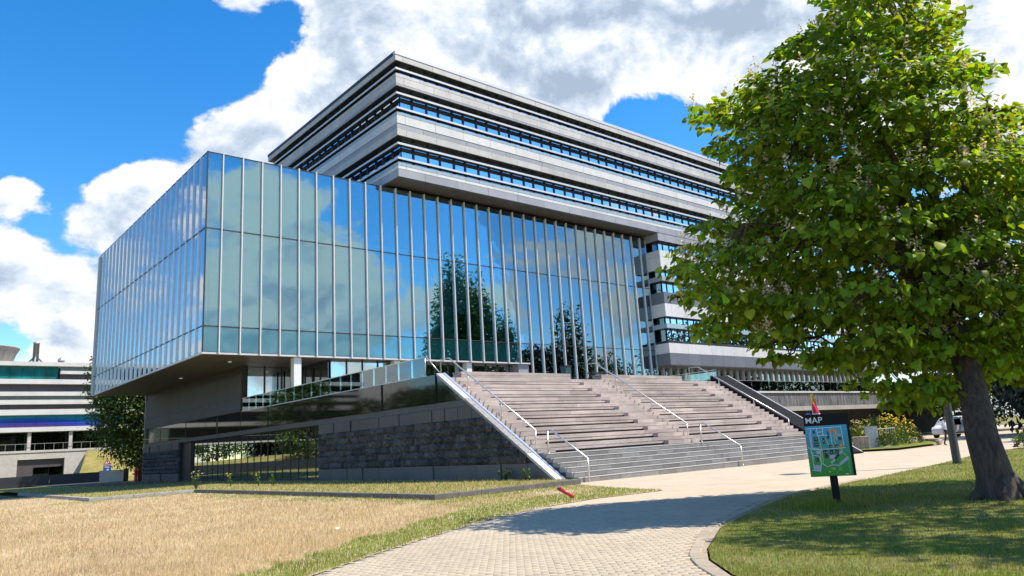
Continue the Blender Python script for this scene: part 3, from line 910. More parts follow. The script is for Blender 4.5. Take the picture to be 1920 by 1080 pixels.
for (a, b) in ((XA + .01, 22.75), (30.6, 33.2), (41.4, XB - .01)):
    for i in range(10):
        y = YW + SD * i; z = ZW + SH * i
        w = (b - a) / (1 if b - a < 2 else 2)
        for q in range(1 if b - a < 2 else 2):
            S(piece('step_block', (a + q * w + .004, y - .315, z + .012), (a + (q + 1) * w - .004, y - .004, z + .2), M_WOOD, None, .006))
for (a, b) in ((22.5, 30.3), (32.9, 40.7)):
    for zz in (ZTER + .03, ZTER + .2):
        x = a
        while x < b - .1:
            w = min(2.6, b - x); S(piece('bench_timber', (x + .004, 30.35, zz), (x + w - .004, 30.5, zz + .16), M_WOOD, None, .006)); x += w
    for q in range(4): S(piece('bench_slat', (a, 30.51 + q * .16, ZTER + .30), (b, 30.66 + q * .16, ZTER + .36), M_WOOD, None, .006))
    S(piece('bench_end', (a + .03, 30.5, ZTER + .01), (a + .1, 31.1, ZTER + .29), M_WOOD)); S(piece('bench_end', (b - .1, 30.5, ZTER + .01), (b - .03, 31.1, ZTER + .29), M_WOOD))
# sloping cheeks
def cheek(x0, x1, ya, yb, lift, th, material, name, n):
    l = (yb - ya) / n
    for i in range(n):
        a = ya + l * i + .006; b = ya + l * (i + 1) - .006
        za, zb = slope(a) + lift, slope(b) + lift
        S(MB().prism([(x0, a, za - th), (x0, b, zb - th), (x0, b, zb), (x0, a, za)], (x1 - x0, 0, 0)).build(name, material))
cheek(X0 - .02, X0 + .36, 22.3, 24.0, .03, .13, M_TREADTOP, 'cheek_slab', 2)
cheek(X0 - .02, X0 + .36, 24.0, 28.2, .03, .13, mat('cheek_rough', (.40, .39, .38), .8, .35, 16, bump=.8, bscale=30, col2=(.10, .10, .10), island=.1), 'cheek_slab', 8)
cheek(X0 - .02, X0 + .36, 28.2, 30.45, .03, .13, M_CHEEK, 'cheek_slab', 3)
cheek(X0 + .37, X0 + .52, 22.1, 30.45, .06, .4, M_CHEEKE, 'cheek_edge', 6)
M_CHD = mat('black_cheek', (.016, .016, .018), .9, .1, 3, island=.1, spec=.1)
cheek(44.0, 46.08, 21.5, 30.4, .25, .9, M_CHD, 'dark_cheek_slab', 7)
cheek(46.09, 46.22, 21.3, 30.4, .30, .9, M_CHEEK, 'cheek_edge', 7)
S(MB().prism([(44.0, 21.5, -.02), (44.0, 30.4, -.02), (44.0, 30.4, slope(30.4) - .6), (44.0, 22.8, slope(22.8) - .6)], (2.3, 0, 0)).build('dark_cheek_wall', M_CHD))

# ---- handrails (each one a thing)
def handrail(x, pts, posts, label):
    o = empty('handrail', (x, pts[0][0], pts[0][1]), label=label, cat='handrail', group='steel handrails of the staircase')
    bx, by, bz = x, pts[0][0], pts[0][1]
    rail = [(0, y - by, z - bz) for y, z in pts]
    mb = MB().tube(rail, .036, 8); mb.build('rail', M_STEEL, o, True)
    for (y, z0, z1) in posts:
        MB().tube([(0, y - by, z0 - bz), (0, y - by, z1 - bz)], .03, 8).build('post', M_STEEL, o, True)
        MB().lathe([(.055, 0), (.055, .012), (.03, .014)], 10).build('foot_plate', M_STEEL, o, loc=(0, y - by, z0 - bz))
UP = [(24.5, 1.19), (24.5, 2.2), (30.75, 6.15), (31.5, 6.18), (31.5, ZTER)]
LOW = [(21.4, -.03), (21.4, .92), (23.45, 2.16), (23.68, 2.16), (23.68, 1.19)]
zr = lambda y: 2.2 + (y - 24.5) * .632
def zstep(y, blk):
    i = math.floor((y - YW) / SD); z = ZW + SH * (i + 1)
    if blk and (y - YW) / SD - i > .5: z += .2
    return z
for x, lab in ((22.05, 'beside the sloping stone cheek'), (32.9, 'in the middle of the stairs'), (43.2, 'by the black side wall')):
    posts = [(24.5, 1.19, 2.18), (31.5, ZTER, 6.16)] + [(y, zstep(y, True), zr(y)) for y in (26.75, 29.2)]
    handrail(x, UP, posts, 'long steel handrail up the timber tiers ' + lab)
for x, lab in ((22.0, 'near the sloping cheek'), (32.9, 'in the middle')):
    handrail(x, LOW, [(21.4, -.03, .9), (23.68, 1.19, 2.14)], 'short steel handrail up the grey stone steps ' + lab)

# ---- glass balustrades
def balustrade(a, b, z0, h, w, label, post=False):
    a = Vector(a); b = Vector(b); d = b - a; n = round(d.length / w); u = d / n; un = d.normalized()
    o = empty('glass_balustrade', (a.x, a.y, z0), math.atan2(d.y, d.x), label=label, cat='balustrade')
    l = d.length / n
    for i in range(n): piece('glass_pane', (i * l + .012, -.008, .06), ((i + 1) * l - .012, .008, h - .02), M_BALUS, o)
    piece('top_rail', (0, -.025, h - .02), (d.length, .025, h + .02), M_STEEL, o)
    piece('base_rail', (0, -.05, 0), (d.length, .05, .07), M_ALU, o)
    if post:
        for i in range(n + 1): piece('baluster', (i * l - .02, .025, 0), (i * l + .02, .06, h), M_STEEL, o)
    return o
balustrade((X0 + .12, 56.7), (X0 + .12, 31.6), 5.26, 1.02, 1.32, 'glass balustrade along the top of the black stone side wall')
balustrade((46.15, 31.3), (46.15, 37.0), ZTER, 1.0, 1.4, 'short glass balustrade at the top right of the stairs')
balustrade((46.4, 36.75), (110, 36.75), 4.97, 1.0, 1.45, 'long glass balustrade on the raised terrace behind the tree', True)
er = empty('end_rail', (X0 + .12, 31.6, 5.26), label='sloping steel end rail of the side wall balustrade at the stair top', cat='handrail')
MB().tube([(0, 0, 1.02), (0, -.1, 1.02), (0, -1.2, .12)], .025, 8).build('rail', M_STEEL, er, True)
MB().tube([(0, 0, 0), (0, 0, 1.0)], .022, 8).build('post', M_STEEL, er, True)

# ---- terrace furniture
def picnic(loc, rz, label):
    o = empty('picnic_table', loc, rz, label=label, cat='table', group='tables on the terrace')
    for q in range(4): piece('table_board', (-.9, -.38 + q * .19, .72), (.9, -.2 + q * .19, .77), M_DARK, o)
    for s in (-1, 1):
        for q in range(2): piece('bench_board', (-.9, s * .75 - .12 + q * .125, .42), (.9, s * .75 - .005 + q * .125, .46), M_DARK, o)
        MB().prism([(s * .65 - .03, -.65, 0), (s * .65 - .03, -.55, 0), (s * .65 - .03, .02, .72), (s * .65 - .03, -.1, .72)], (.06, 0, 0)).build('leg', M_DARK, o)
        MB().prism([(s * .65 + .035, .55, 0), (s * .65 + .035, .65, 0), (s * .65 + .035, .1, .72), (s * .65 + .035, -.02, .72)], (.06, 0, 0)).build('leg', M_DARK, o)
        piece('brace', (s * .65 - .02, -.8, .36), (s * .65 + .02, .8, .42), M_DARK, o)
picnic((35.3, 32.9, ZTER), .1, 'dark picnic table on the terrace, just right of the gap in the timber benches')
picnic((40.5, 35.5, ZTER), -.2, 'dark picnic table on the terrace behind the right timber bench')
tb = empty('litter_bin', (31.0, 31.4, ZTER), label='dark teal litter bin at the top of the stairs between the timber benches', cat='bin')
M_TEAL = mat('teal_paint', (.02, .06, .065), .4, .1)
MB().box((-.22, -.22, .06), (.22, .22, .9)).build('bin_body', M_TEAL, tb); MB().box((-.25, -.25, .9), (.25, .25, .96)).build('lid', M_DARK, tb); MB().box((-.18, -.18, 0), (.18, .18, .06)).build('base', M_DARK, tb)
def chair(loc, rz, label):
    o = empty('terrace_chair', loc, rz, label=label, cat='chair', group='chairs behind the glass balustrade')
    piece('seat', (-.23, -.23, .42), (.23, .23, .46), M_DARK, o); piece('backrest', (-.23, .2, .55), (.23, .23, .86), M_DARK, o)
    for sx in (-1, 1):
        for sy in (-1, 1): piece('leg', (sx * .2 - .015, sy * .2 - .015, 0), (sx * .2 + .015, sy * .2 + .015, .42 if sy < 0 else .55), M_DARK, o)
chair((23.6, 45.2, ZTER), .6, 'leftmost dark chair behind the side wall glass balustrade'); chair((23.4, 42.6, ZTER), 2.4, 'middle dark chair behind the side wall glass balustrade'); chair((23.8, 40.4, ZTER), -.5, 'rightmost dark chair behind the side wall glass balustrade')

# ================================================================== BACKGROUND BUILDING (left)
LB = empty('background_building', (0, 130, 0), label='white banded low building with teal glazing and concrete base behind the left lawn', cat='building')
def lbp(name, a, b, m_, ch=0): return piece(name, (a[0], a[1] - 130, a[2]), (b[0], b[1] - 130, b[2]), m_, LB, ch)
M_LW = mat('white_band', (.74, .72, .68), .5, .05, 1, dirt=.12); M_LD = mat('taupe_panel', (.10, .085, .09), .4, .08, 2, island=.08); M_LC = mat('pale_concrete', (.60, .57, .51), .75, .08, 1.5, island=.05, dirt=.2)
M_LT = mat('teal_glazing', (.02, .24, .24), .08, .3, .25, spec=.8, col2=(.01, .10, .09)); M_LG = mat('sage_panel', (.22, .27, .26), .4, .05, 2)
M_LGD = glass('dark_glazing', (.10, .12, .11), (.6, .68, .66), .18)
def mural_mat():
    m = bpy.data.materials.new('blue_mural'); m.use_nodes = True
    nt = m.node_tree; N, L = nt.nodes, nt.links; p = N['Principled BSDF']; p.inputs['Roughness'].default_value = .35
    geo = N.new('ShaderNodeNewGeometry'); sp = N.new('ShaderNodeSeparateXYZ'); L.new(geo.outputs['Position'], sp.inputs[0])
    wv = N.new('ShaderNodeMath'); wv.operation = 'SINE'; sx = N.new('ShaderNodeMath'); sx.operation = 'MULTIPLY'; L.new(sp.outputs['X'], sx.inputs[0]); sx.inputs[1].default_value = .28; L.new(sx.outputs[0], wv.inputs[0])
    mm = N.new('ShaderNodeMath'); mm.operation = 'MULTIPLY_ADD'; L.new(wv.outputs[0], mm.inputs[0]); mm.inputs[1].default_value = .3; L.new(sp.outputs['Z'], mm.inputs[2])
    mr = N.new('ShaderNodeMapRange'); mr.inputs['From Min'].default_value = 8.0; mr.inputs['From Max'].default_value = 9.5; L.new(mm.outputs[0], mr.inputs['Value'])
    cr = N.new('ShaderNodeValToRGB'); cr.color_ramp.interpolation = 'EASE'
    cr.color_ramp.elements[0].color = (.07, .03, .13, 1); cr.color_ramp.elements[1].color = (.01, .22, .33, 1)
    for pos, c in ((.22, (.04, .03, .17, 1)), (.4, (.02, .04, .30, 1)), (.65, (.015, .07, .36, 1))):
        k = cr.color_ramp.elements.new(pos); k.color = c
    L.new(mr.outputs[0], cr.inputs[0]); L.new(cr.outputs[0], p.inputs['Base Color']); return m
M_MURAL = mural_mat()
LX0, LX1 = -30.0, 46.0
MBl = MB().box((LX0, 1.2, 5), (LX1, 22, 17.2)).build('building_core', M_INT, LB)
for (z0, z1, y) in ((17.25, 17.85, 129.6), (14.55, 15.25, 129.6), (12.8, 13.4, 129.6), (11.55, 12.2, 129.6), (10.0, 10.8, 129.6), (7.55, 8.2, 129.4)):
    lbp('white_band', (LX0, y, z0), (LX1, 131.5, z1), M_LW)
lbp('white_band', (20.7, 129.62, 16.1), (LX1, 130.6, 16.55), M_LW)
def lrow(z0, z1, x0, x1, w, m_, name, y=130.3):
    x = x0
    while x < x1 - .2:
        lbp(name, (x + .02, y, z0), (min(x + w, x1) - .02, y + .06, z1), m_); x += w
lrow(15.25, 17.25, 5, 20.6, 1.55, M_LT, 'teal_pane'); lrow(15.25, 16.1, 20.7, LX1, 2.4, M_LD, 'dark_panel'); lrow(16.55, 17.25, 20.7, LX1, 2.4, M_LG, 'dark_panel')
lrow(13.4, 14.55, 5, LX1, 2.4, M_LD, 'dark_panel'); lrow(12.2, 12.8, 5, LX1, 2.4, M_LG, 'sage_panel'); lrow(10.8, 11.55, 5, LX1, 2.4, M_LD, 'dark_panel')
lrow(8.2, 10.0, 5, LX1, 2.6, M_MURAL, 'mural_panel', 130.1)
lrow(4.9, 7.55, 5, LX1, 1.9, M_LGD, 'ground_floor_window', 131.1)
for x in (8.0, 12.9, 17.3, 22.6, 27.4, 33): lbp('column', (x - .22, 129.7, 4.85), (x + .22, 130.14, 7.55), M_LC)
lbp('terrace_deck', (LX0, 129.3, 4.55), (LX1, 131.1, 4.85), M_LC)
x = 4.0
while x < 15.8: lbp('concrete_wall', (x + .01, 129.4, .4), (x + 3.0, 130, 4.55), M_LC); x += 3.0
lbp('concrete_wall', (15.99, 129.4, 3.62), (21.9, 130, 4.55), M_LC); lbp('concrete_wall', (21.92, 129.4, .4), (24.6, 130, 4.55), M_LC); lbp('concrete_wall', (24.62, 129.4, .4), (32, 130, 4.55), M_LC)
lbp('garage_panel', (16.0, 129.8, .4), (21.9, 129.9, 3.6), M_LD); lbp('garage_window', (18.1, 129.72, 1.2), (20.0, 129.78, 2.4), M_LGD); lbp('garage_window', (20.05, 129.72, 1.2), (21.8, 129.78, 2.4), M_LGD)
lbp('railing', (LX0, 129.42, 5.78), (LX1, 129.47, 5.84), M_STEEL)
for i in range(34): lbp('railing_post', (6 + i * 1.2, 129.42, 4.85), (6.05 + i * 1.2, 129.46, 5.78), M_STEEL)
ch = MB().lathe([(.42, 0), (.42, 3.3), (.46, 3.3), (.46, 3.55)], 14).build('flue', M_STEEL, LB, True, (17.9, 4, 17.85))
for an in (.3, 2.4, 4.5): MB().tube([(17.9, 4, 19.3), (17.9 + 1.6 * math.cos(an), 4 + 1.6 * math.sin(an), 17.85)], .13, 6).build('flue_leg', M_STEEL, LB)
MB().lathe([(.3, 0), (.3, .35), (.5, .5), (.5, .8), (.3, 1.1), (.05, 1.2)], 12).build('roof_vent', M_STEEL, LB, True, (21.2, 3, 17.85))
ct = MB().lathe([(3.6, 0), (3.9, 1.8), (4.3, 3.1), (4.75, 3.9), (4.8, 4.05), (4.6, 4.05)], 28).build('roof_tower', mat('tower_cladding', (.42, .36, .31), .7, .2, 2, streak=(1, 1, .3)), LB, True, (12.0, 12, 17.3))
pk = empty('market_parasol', (23.9, 133.5, 4.85), label='green parasol on the terrace of the white building', cat='parasol')
MB().tube([(0, 0, 0), (0, 0, 2.5)], .03, 6).build('pole', M_ALU, pk); MB().lathe([(1.7, 1.9), (1.68, 1.95), (.9, 2.3), (.04, 2.55)], 8).build('canopy', mat('green_canvas', (.07, .30, .16), .8), pk)

# embankment of rough grass beside the concrete base
def bank():
    V = []; F = []
    def quad(a, b, c, d):
        n = len(V); V.extend((a, b, c, d)); F.append((n, n + 1, n + 2, n + 3))
    quad((25, 129.0, 4.5), (22.0, 120, .35), (60, 112, .35), (60, 129.0, 4.5))
    quad((24.8, 129.2, 4.5), (24.8, 129.2, -.1), (22.0, 120, .35), (25, 129.0, 4.5))
    quad((-30, 129.2, .5), (-30, 117, .3), (22.0, 120, .35), (24.8, 129.2, .5))
    quad((-30, 129.2, 3.0), (-30, 117, .32), (9, 118, .36), (14, 129.2, 1.2))
    quad((-30, 117, .3), (-30, 112, -.05), (60, 109, -.05), (60, 112, .35))
    o = bpy.data.objects.new('embankment', rawmesh('embankment', V, F, [ground_mat('bank_grass', (.20, .19, .05), (.34, .27, .10), .5, .2, (.40, .31, .14))])); link(o); tag(o, kind='structure')
bank()
lw = empty('low_wall', (8, 106, 0), math.atan2(-3.6, 22), label='long low dark wall with a white end block on the left lawn', cat='wall')
M_LWALL = mat('slate_wall', (.035, .04, .05), .5, .15, 1)
for i in range(8): piece('wall_slab', (-28 + i * 5.2, -.2, 0), (-28 + (i + 1) * 5.2 - .02, .2, 1.3), M_LWALL, lw)
piece('end_block', (13.6, -.22, 0), (16.2, .2, 1.42), M_LW, lw, .02); piece('end_cap', (16.2, -.24, 0), (16.75, .22, 1.5), M_DARK, lw)

# ---- small things on the left
def sign_post(loc):
    o = empty('traffic_sign', loc, R(-18), label='red-edged triangular warning sign above a blue square sign by the grass bank', cat='sign')
    MB().tube([(0, 0, 0), (0, 0, 2.4)], .035, 8).build('post', M_STEEL, o)
    t = [(-.52, -.05, 2.0), (.52, -.05, 2.0), (0, -.05, 2.9)]
    MB().prism(t, (0, .03, 0)).build('red_triangle', mat('sign_red', (.55, .02, .02), .4), o)
    t2 = [(-.34, -.056, 2.1), (.34, -.056, 2.1), (0, -.056, 2.69)]
    MB().prism(t2, (0, .005, 0)).build('white_triangle', M_WHITE, o)
    MB().prism([(-.04, -.061, 2.27), (.04, -.061, 2.27), (.05, -.061, 2.52), (-.05, -.061, 2.52)], (0, .004, 0)).box((-.035, -.061, 2.15), (.035, -.057, 2.22)).build('exclamation_mark', M_DARK, o)
    MB().box((-.5, -.05, .75), (.5, -.02, 1.9)).build('blue_plate', mat('sign_blue', (.01, .10, .45), .4), o)
    MB().prism([(-.25, -.058, .95), (-.15, -.058, .9), (.1, -.058, 1.2), (.2, -.058, 1.1), (.22, -.058, 1.4), (-.08, -.058, 1.38), (.0, -.058, 1.3)], (0, .006, 0)).box((-.32, -.058, 1.55), (.32, -.052, 1.62)).box((-.32, -.058, 1.68), (.2, -.052, 1.75)).build('white_arrow', M_WHITE, o)
sign_post((25.9, 121.0, .2))
pole = empty('slim_pole', (30.3, 122.0, .3), label='slim grey pole standing on the grass bank', cat='pole')
MB().tube([(0, 0, 0), (0, 0, 3.6)], .06, 8).build('shaft', M_STEEL, pole); MB().lathe([(.09, 0), (.09, .25), (.02, .3)], 8).build('cap', M_ALU, pole, loc=(0, 0, 3.6))
hy = empty('hydrant_post', (21.3, 86.6, .17), label='red hydrant post at the foot of the stone building corner', cat='hydrant')
M_RED = mat('red_paint', (.55, .02, .015), .35, .1)
MB().lathe([(.2, 0), (.2, .08), (.17, .1), (.17, 1.0), (.2, 1.02), (.2, 1.12), (.16, 1.3), (.05, 1.4)], 14).build('barrel', M_RED, hy, True)
MB().tube([(-.28, 0, .75), (.28, 0, .75)], .07, 8).build('outlet', M_RED, hy); MB().tube([(-.33, 0, .75), (-.27, 0, .75)], .09, 8).build('outlet_cap', M_DARK, hy)

# ================================================================== NEAR THINGS
# map sign
sg = empty('map_sign', (15.33, 7.85, .015), math.atan2(-.90, .44) + R(4), label='black map sign on a single post with a green and blue site map', cat='sign')
M_BLK = mat('black_powdercoat', (.010, .010, .011), .6, .1, spec=.2)
piece('post', (-.075, .0, -.01), (.075, .10, 1.2), M_BLK, sg, .008)
piece('sign_box', (-.44, -.06, .6), (.44, .0, 1.88), M_BLK, sg, .006)
def flat(mb, pts, mi=0, y=-.0635):
    mb.add([(x, y, z) for x, z in pts], [tuple(range(len(pts)))], mi)
def map_mat():
    m = bpy.data.materials.new('map_ground'); m.use_nodes = True
    nt = m.node_tree; N, L = nt.nodes, nt.links; p = N['Principled BSDF']; p.inputs['Roughness'].default_value = .3
    tc = N.new('ShaderNodeTexCoord'); sp = N.new('ShaderNodeSeparateXYZ'); L.new(tc.outputs['Object'], sp.inputs[0])
    mr = N.new('ShaderNodeMapRange'); mr.inputs['From Min'].default_value = .62; mr.inputs['From Max'].default_value = 1.64; L.new(sp.outputs['Z'], mr.inputs['Value'])
    cr = N.new('ShaderNodeValToRGB'); cr.color_ramp.elements[0].color = (.01, .26, .02, 1); cr.color_ramp.elements[1].color = (.02, .36, .56, 1)
    k = cr.color_ramp.elements.new(.35); k.color = (.01, .30, .06, 1); k = cr.color_ramp.elements.new(.62); k.color = (.01, .29, .30, 1)
    L.new(mr.outputs[0], cr.inputs[0]); L.new(cr.outputs[0], p.inputs['Base Color']); return m
mp_ = MB(); flat(mp_, [(-.435, .61), (.385, .61), (.385, 1.64), (-.435, 1.64)]); MAP = mp_.build('map_sheet', map_mat(), sg)
U0, V0, UW, VH = -.435, 1.64, .82, 1.03
def uv(u, v): return (U0 + u * UW, V0 - v * VH)
ml = [mat('map_white', (.75, .75, .80), .4, .02), mat('map_black', (.012, .015, .02), .4, .02), mat('map_orange', (.60, .27, .03), .4, .02), mat('map_yellow', (.62, .66, .10), .4, .02), mat('map_grey', (.48, .44, .55), .4, .02), mat('map_red', (.5, .03, .03), .4, .02)]
pr = MB()
def rect(u, v, w, h, mi, y=-.066): flat(pr, [uv(u, v + h), uv(u + w, v + h), uv(u + w, v), uv(u, v)], mi, y)
def road(pts, w, mi, y=-.0645):
    for (a, b) in zip(pts[:-1], pts[1:]):
        a = Vector((*uv(*a), 0)); b = Vector((*uv(*b), 0)); d = (b - a).normalized(); nn = Vector((-d.y, d.x, 0)) * w / 2; a -= d * w / 3; b += d * w / 3
        flat(pr, [tuple((a - nn).xy), tuple((b - nn).xy), tuple((b + nn).xy), tuple((a + nn).xy)], mi, y)
for k, line in enumerate(([(.04, .05), (.86, .04), (.87, .42)], [(.13, .06), (.12, .44), (.3, .47), (.9, .46)], [(.28, .05), (.28, .2), (.45, .19), (.52, .2)], [(.42, .05), (.42, .2)], [(.28, .13), (.42, .12)], [(.02, .42), (.1, .46), (.3, .48), (.3, .55), (.28, .75), (.24, .92)],
                          [(.05, .88), (.25, .90)], [(.08, .46), (.1, .87)], [(.6, .06), (.6, .46)], [(.72, .1), (.73, .3)], [(.3, .75), (.42, .82), (.52, .79), (.62, .79), (.7, .8), (.75, .77)], [(.12, .58), (.24, .6), (.3, .72)])):
    road(line, .011, 0, -.0645 - k * .0001)
for k, line in enumerate(([(.3, .2), (.34, .5), (.33, .75)], [(.46, .27), (.54, .42), (.72, .4), (.8, .5), (.86, .44)], [(.66, .2), (.68, .38)], [(.8, .53), (.9, .63)])): road(line, .010, 3, -.0658 - k * .0001)
for (u, v, w, h, mi) in ((.08, .12, .05, .32, 4), (.18, .09, .06, .06, 1), (.18, .22, .10, .09, 1), (.18, .33, .10, .08, 1), (.39, .24, .045, .13, 1), (.52, .12, .03, .1, 1), (.50, .22, .05, .05, 1), (.56, .09, .07, .06, 2), (.64, .08, .08, .06, 2), (.67, .17, .07, .06, 2), (.74, .1, .05, .05, 2), (.78, .36, .06, .1, 2),
                         (.74, .18, .09, .04, 4), (.76, .25, .08, .05, 1), (.52, .39, .09, .06, 1), (.65, .39, .09, .06, 1), (.36, .49, .10, .08, 1), (.52, .49, .08, .09, 1), (.65, .49, .08, .08, 1), (.2, .5, .1, .06, 4), (.08, .52, .04, .14, 4), (.16, .64, .08, .07, 1), (.1, .78, .15, .11, 4), (.5, .59, .14, .07, 4),
                         (.46, .815, .10, .015, 5), (.5, .84, .1, .008, 0), (.5, .86, .09, .006, 3), (.5, .88, .11, .006, 3), (.66, .83, .1, .006, 3), (.66, .86, .08, .006, 3), (.66, .89, .1, .006, 3), (.82, .965, .07, .018, 0), (.44, .9, .03, .03, 3), (.62, .93, .02, .03, 2)):
    rect(u, v, w, h, mi)
for (u, v) in ((.24, .105), (.21, .25), (.24, .25), (.21, .36), (.25, .36), (.4, .3), (.55, .42), (.58, .42), (.68, .42), (.71, .42), (.38, .53), (.43, .53), (.55, .54), (.68, .53), (.18, .67), (.58, .11), (.67, .105), (.69, .19), (.8, .4)): rect(u, v, .016, .014, 0, -.067)
flat(pr, [uv(.43 + .055 * math.cos(a * math.pi / 6), .61 + .045 * math.sin(-a * math.pi / 6)) for a in range(12)], 1, -.0675)
flat(pr, [uv(.50, .735), uv(.53, .77), uv(.83, .53), uv(.80, .50)], 4, -.0676); flat(pr, [uv(.60, .655), uv(.63, .69), uv(.75, .595), uv(.72, .56)], 1, -.0680)
flat(pr, [uv(.70, .76), uv(.73, .80), uv(.95, .68), uv(.93, .62)], 4, -.0677)
tag(pr.build('map_print', ml, MAP), kind='stuff')
def text_mesh(name, body, size, material, parent, loc, rot, align='LEFT', bold=0.0):
    c = bpy.data.curves.new(name, 'FONT'); c.body = body; c.size = size; c.align_x = align; c.extrude = .001; c.offset = bold
    o = bpy.data.objects.new(name + '_curve', c); COL.objects.link(o)
    dg = bpy.context.evaluated_depsgraph_get(); me = bpy.data.meshes.new_from_object(o.evaluated_get(dg))
    bpy.data.objects.remove(o); me.materials.clear(); me.materials.append(material)
    r = bpy.data.objects.new(name, me); r.location = loc; r.rotation_euler = rot
    return link(r, parent)
text_mesh('map_title', 'MAP', .175, mat('sign_white', (.85, .84, .80), .4, .02), sg, (-.41, -.063, 1.70), (R(90), 0, 0), bold=.0005)
# the small upright lettering in the sheet's lower corner is too blurred to read: a row of pale strokes
ps = MB()
for i in range(11):
    z = .64 + i * .0265; w = .018 + .016 * ((i * 7) % 3) / 2
    ps.add([(.315, -.066, z), (.315 + w, -.066, z), (.315 + w, -.066, z + .007), (.315, -.066, z + .007)], [(0, 1, 2, 3)])
    if i % 2: ps.add([(.315, -.066, z + .007), (.321, -.066, z + .007), (.321, -.066, z + .02), (.315, -.066, z + .02)], [(0, 1, 2, 3)])
ps.build('side_lettering', mat('map_pale', (.35, .62, .38), .4, .02), MAP)

# lamp post
lp = empty('lamp_post', (30.34, 10.78, .015), label='tall grey steel lamp post rising into the tree beside the path', cat='lamp post')
M_POLE = mat('pole_paint', (.055, .058, .05), .6, .1, 3)
MB().tube([(0, 0, 0), (0, 0, .05), (0, 0, 2.2), (0, 0, 9.0)], [.16, .145, .135, .075], 14).build('pole', M_POLE, lp, True)
MB().box((-.05, -.16, 1.75), (.05, -.135, 1.88)).build('number_plate', M_WHITE, lp)
MB().lathe([(.05, 0), (.45, .04), (.5, .1), (.35, .2), (.08, .26)], 16).build('lamp_head', M_POLE, lp, True, (0, 0, 9.0))

# red tubular ground light
rt = empty('red_ground_tube', (15.5, 15.75, .02), label='fallen red tube lying tilted in the grass beside the path', cat='tube')
_d = Vector((-.62, .5, .52)).normalized()
MB().tube([(0, 0, .04), tuple(Vector((0, 0, .04)) + _d * .5)], [.045, .06], 12).build('tube', mat('tube_red', (.50, .012, .04), .4, .15, 9), rt, True)
MB().tube([tuple(Vector((0, 0, .04)) + _d * .501), tuple(Vector((0, 0, .04)) + _d * .53)], .056, 12).build('end_cap', M_DARK, rt)
pp = empty('paper_scrap', (7.7, 15.05, .10), .4, label='crumpled white paper scrap in the dry field', cat='litter')
MB().add([(0, 0, 0), (.10, .01, .02), (.09, .08, .0), (.01, .07, .03), (.05, .04, .04)], [(0, 1, 4), (1, 2, 4), (2, 3, 4), (3, 0, 4)]).build('paper', M_WHITE, pp)

# feather flag and round blue sign beyond the stairs
fl = empty('feather_flag', (*gp(1527, 52)[:2], -.11), R(-41), label='tall narrow feather flag in yellow, red, white and blue beyond the stairs', cat='flag')
MB().tube([(0, 0, 0), (0, 0, 3.2), (.06, 0, 3.8), (.22, 0, 4.05)], [.025, .02, .015, .01], 6).build('pole', M_ALU, fl)
FC = [((.62, .45, .02), 3.65, 4.02), ((.62, .18, .03), 3.3, 3.65), ((.55, .03, .08), 2.65, 3.3), ((.62, .55, .66), 2.2, 2.65), ((.05, .30, .62), 1.5, 2.2)]
fb = MB()
for k, (c, z0, z1) in enumerate(FC):
    w = lambda z: .12 + .42 * min(1, (4.1 - z) / 1.6)
    for q in range(4):
        za = z0 + (z1 - z0) * q / 4; zb = z0 + (z1 - z0) * (q + 1) / 4
        for s in range(4):
            P_ = [(.03 + w(z) * t, .05 * math.sin(3 * z + 5 * t), z) for z, t in ((za, s / 4), (za, (s + 1) / 4), (zb, (s + 1) / 4), (zb, s / 4))]
            fb.add(P_, [(0, 1, 2, 3)], k)
fb.build('banner', [mat('flag_%s' % n, c, .8, .05) for n, (c, _, _) in zip(('yellow', 'orange', 'red', 'white', 'blue'), FC)], fl)
MB().lathe([(.35, 0), (.35, .06), (.05, .1)], 12).build('foot', M_DARK, fl)
bs = empty('round_blue_sign', (*gp(1518, 52)[:2], -.11), R(-40), label='round blue sign on a post beyond the stairs, left of the feather flag', cat='sign')
MB().tube([(0, 0, 0), (0, 0, 2.7)], .035, 8).build('post', M_STEEL, bs)
MB().tube([(0, -.06, 2.45), (0, -.03, 2.45)], .24, 20).build('disc', mat('sign_blue', (.01, .10, .45), .4), bs)
MB().tube([(0, -.068, 2.45), (0, -.062, 2.45)], .09, 3).build('white_mark', M_WHITE, bs)

# stone seats, leaning board and barrier by the flower bed
for i in range(3):
    o = piece('stone_post', (-.16, -.16, 0), (.16, .16, .95), mat('sandstone', (.46, .37, .27), .85, .2, 4, bump=.3), None, .03); o.location = (*gp(1600 + i * 10, 48.5 + .1 * i)[:2], .36); o.rotation_euler = (0, 0, .4)
    tag(o, ('leftmost', 'middle', 'rightmost')[i] + ' of three pale sandstone posts between the stairs and the flowers', 'post', 'sandstone posts')
bd = empty('grey_board', (*gp(1632, 49.5)[:2], -.11), R(-35), label='weathered grey board standing on feet in front of the yellow flowers', cat='board')
MB().box((-.45, -.03, .12), (.45, .03, 1.55)).build('sheet', mat('zinc', (.33, .35, .38), .5, .15, 4, .3), bd); MB().box((-.5, -.3, 0), (-.42, .3, .12)).box((.42, -.3, 0), (.5, .3, .12)).build('feet', M_STEEL, bd)
br = empty('crowd_barrier', (*gp(1656, 49.8)[:2], -.11), R(-33), label='steel tube crowd barrier right of the grey board', cat='barrier')
MB().tube([(-.8, 0, .15), (-.8, 0, 1.35), (.8, 0, 1.35), (.8, 0, .15), (-.8, 0, .15)], .024, 8).build('frame', M_STEEL, br)
for i in range(9): MB().tube([(-.64 + .16 * i, 0, .15), (-.64 + .16 * i, 0, 1.35)], .01, 6).build('bar', M_STEEL, br)
for s in (-1, 1): MB().tube([(.6 * s, -.3, .02), (.6 * s, 0, .15), (.6 * s, .3, .02)], .02, 6).build('foot', M_STEEL, br)

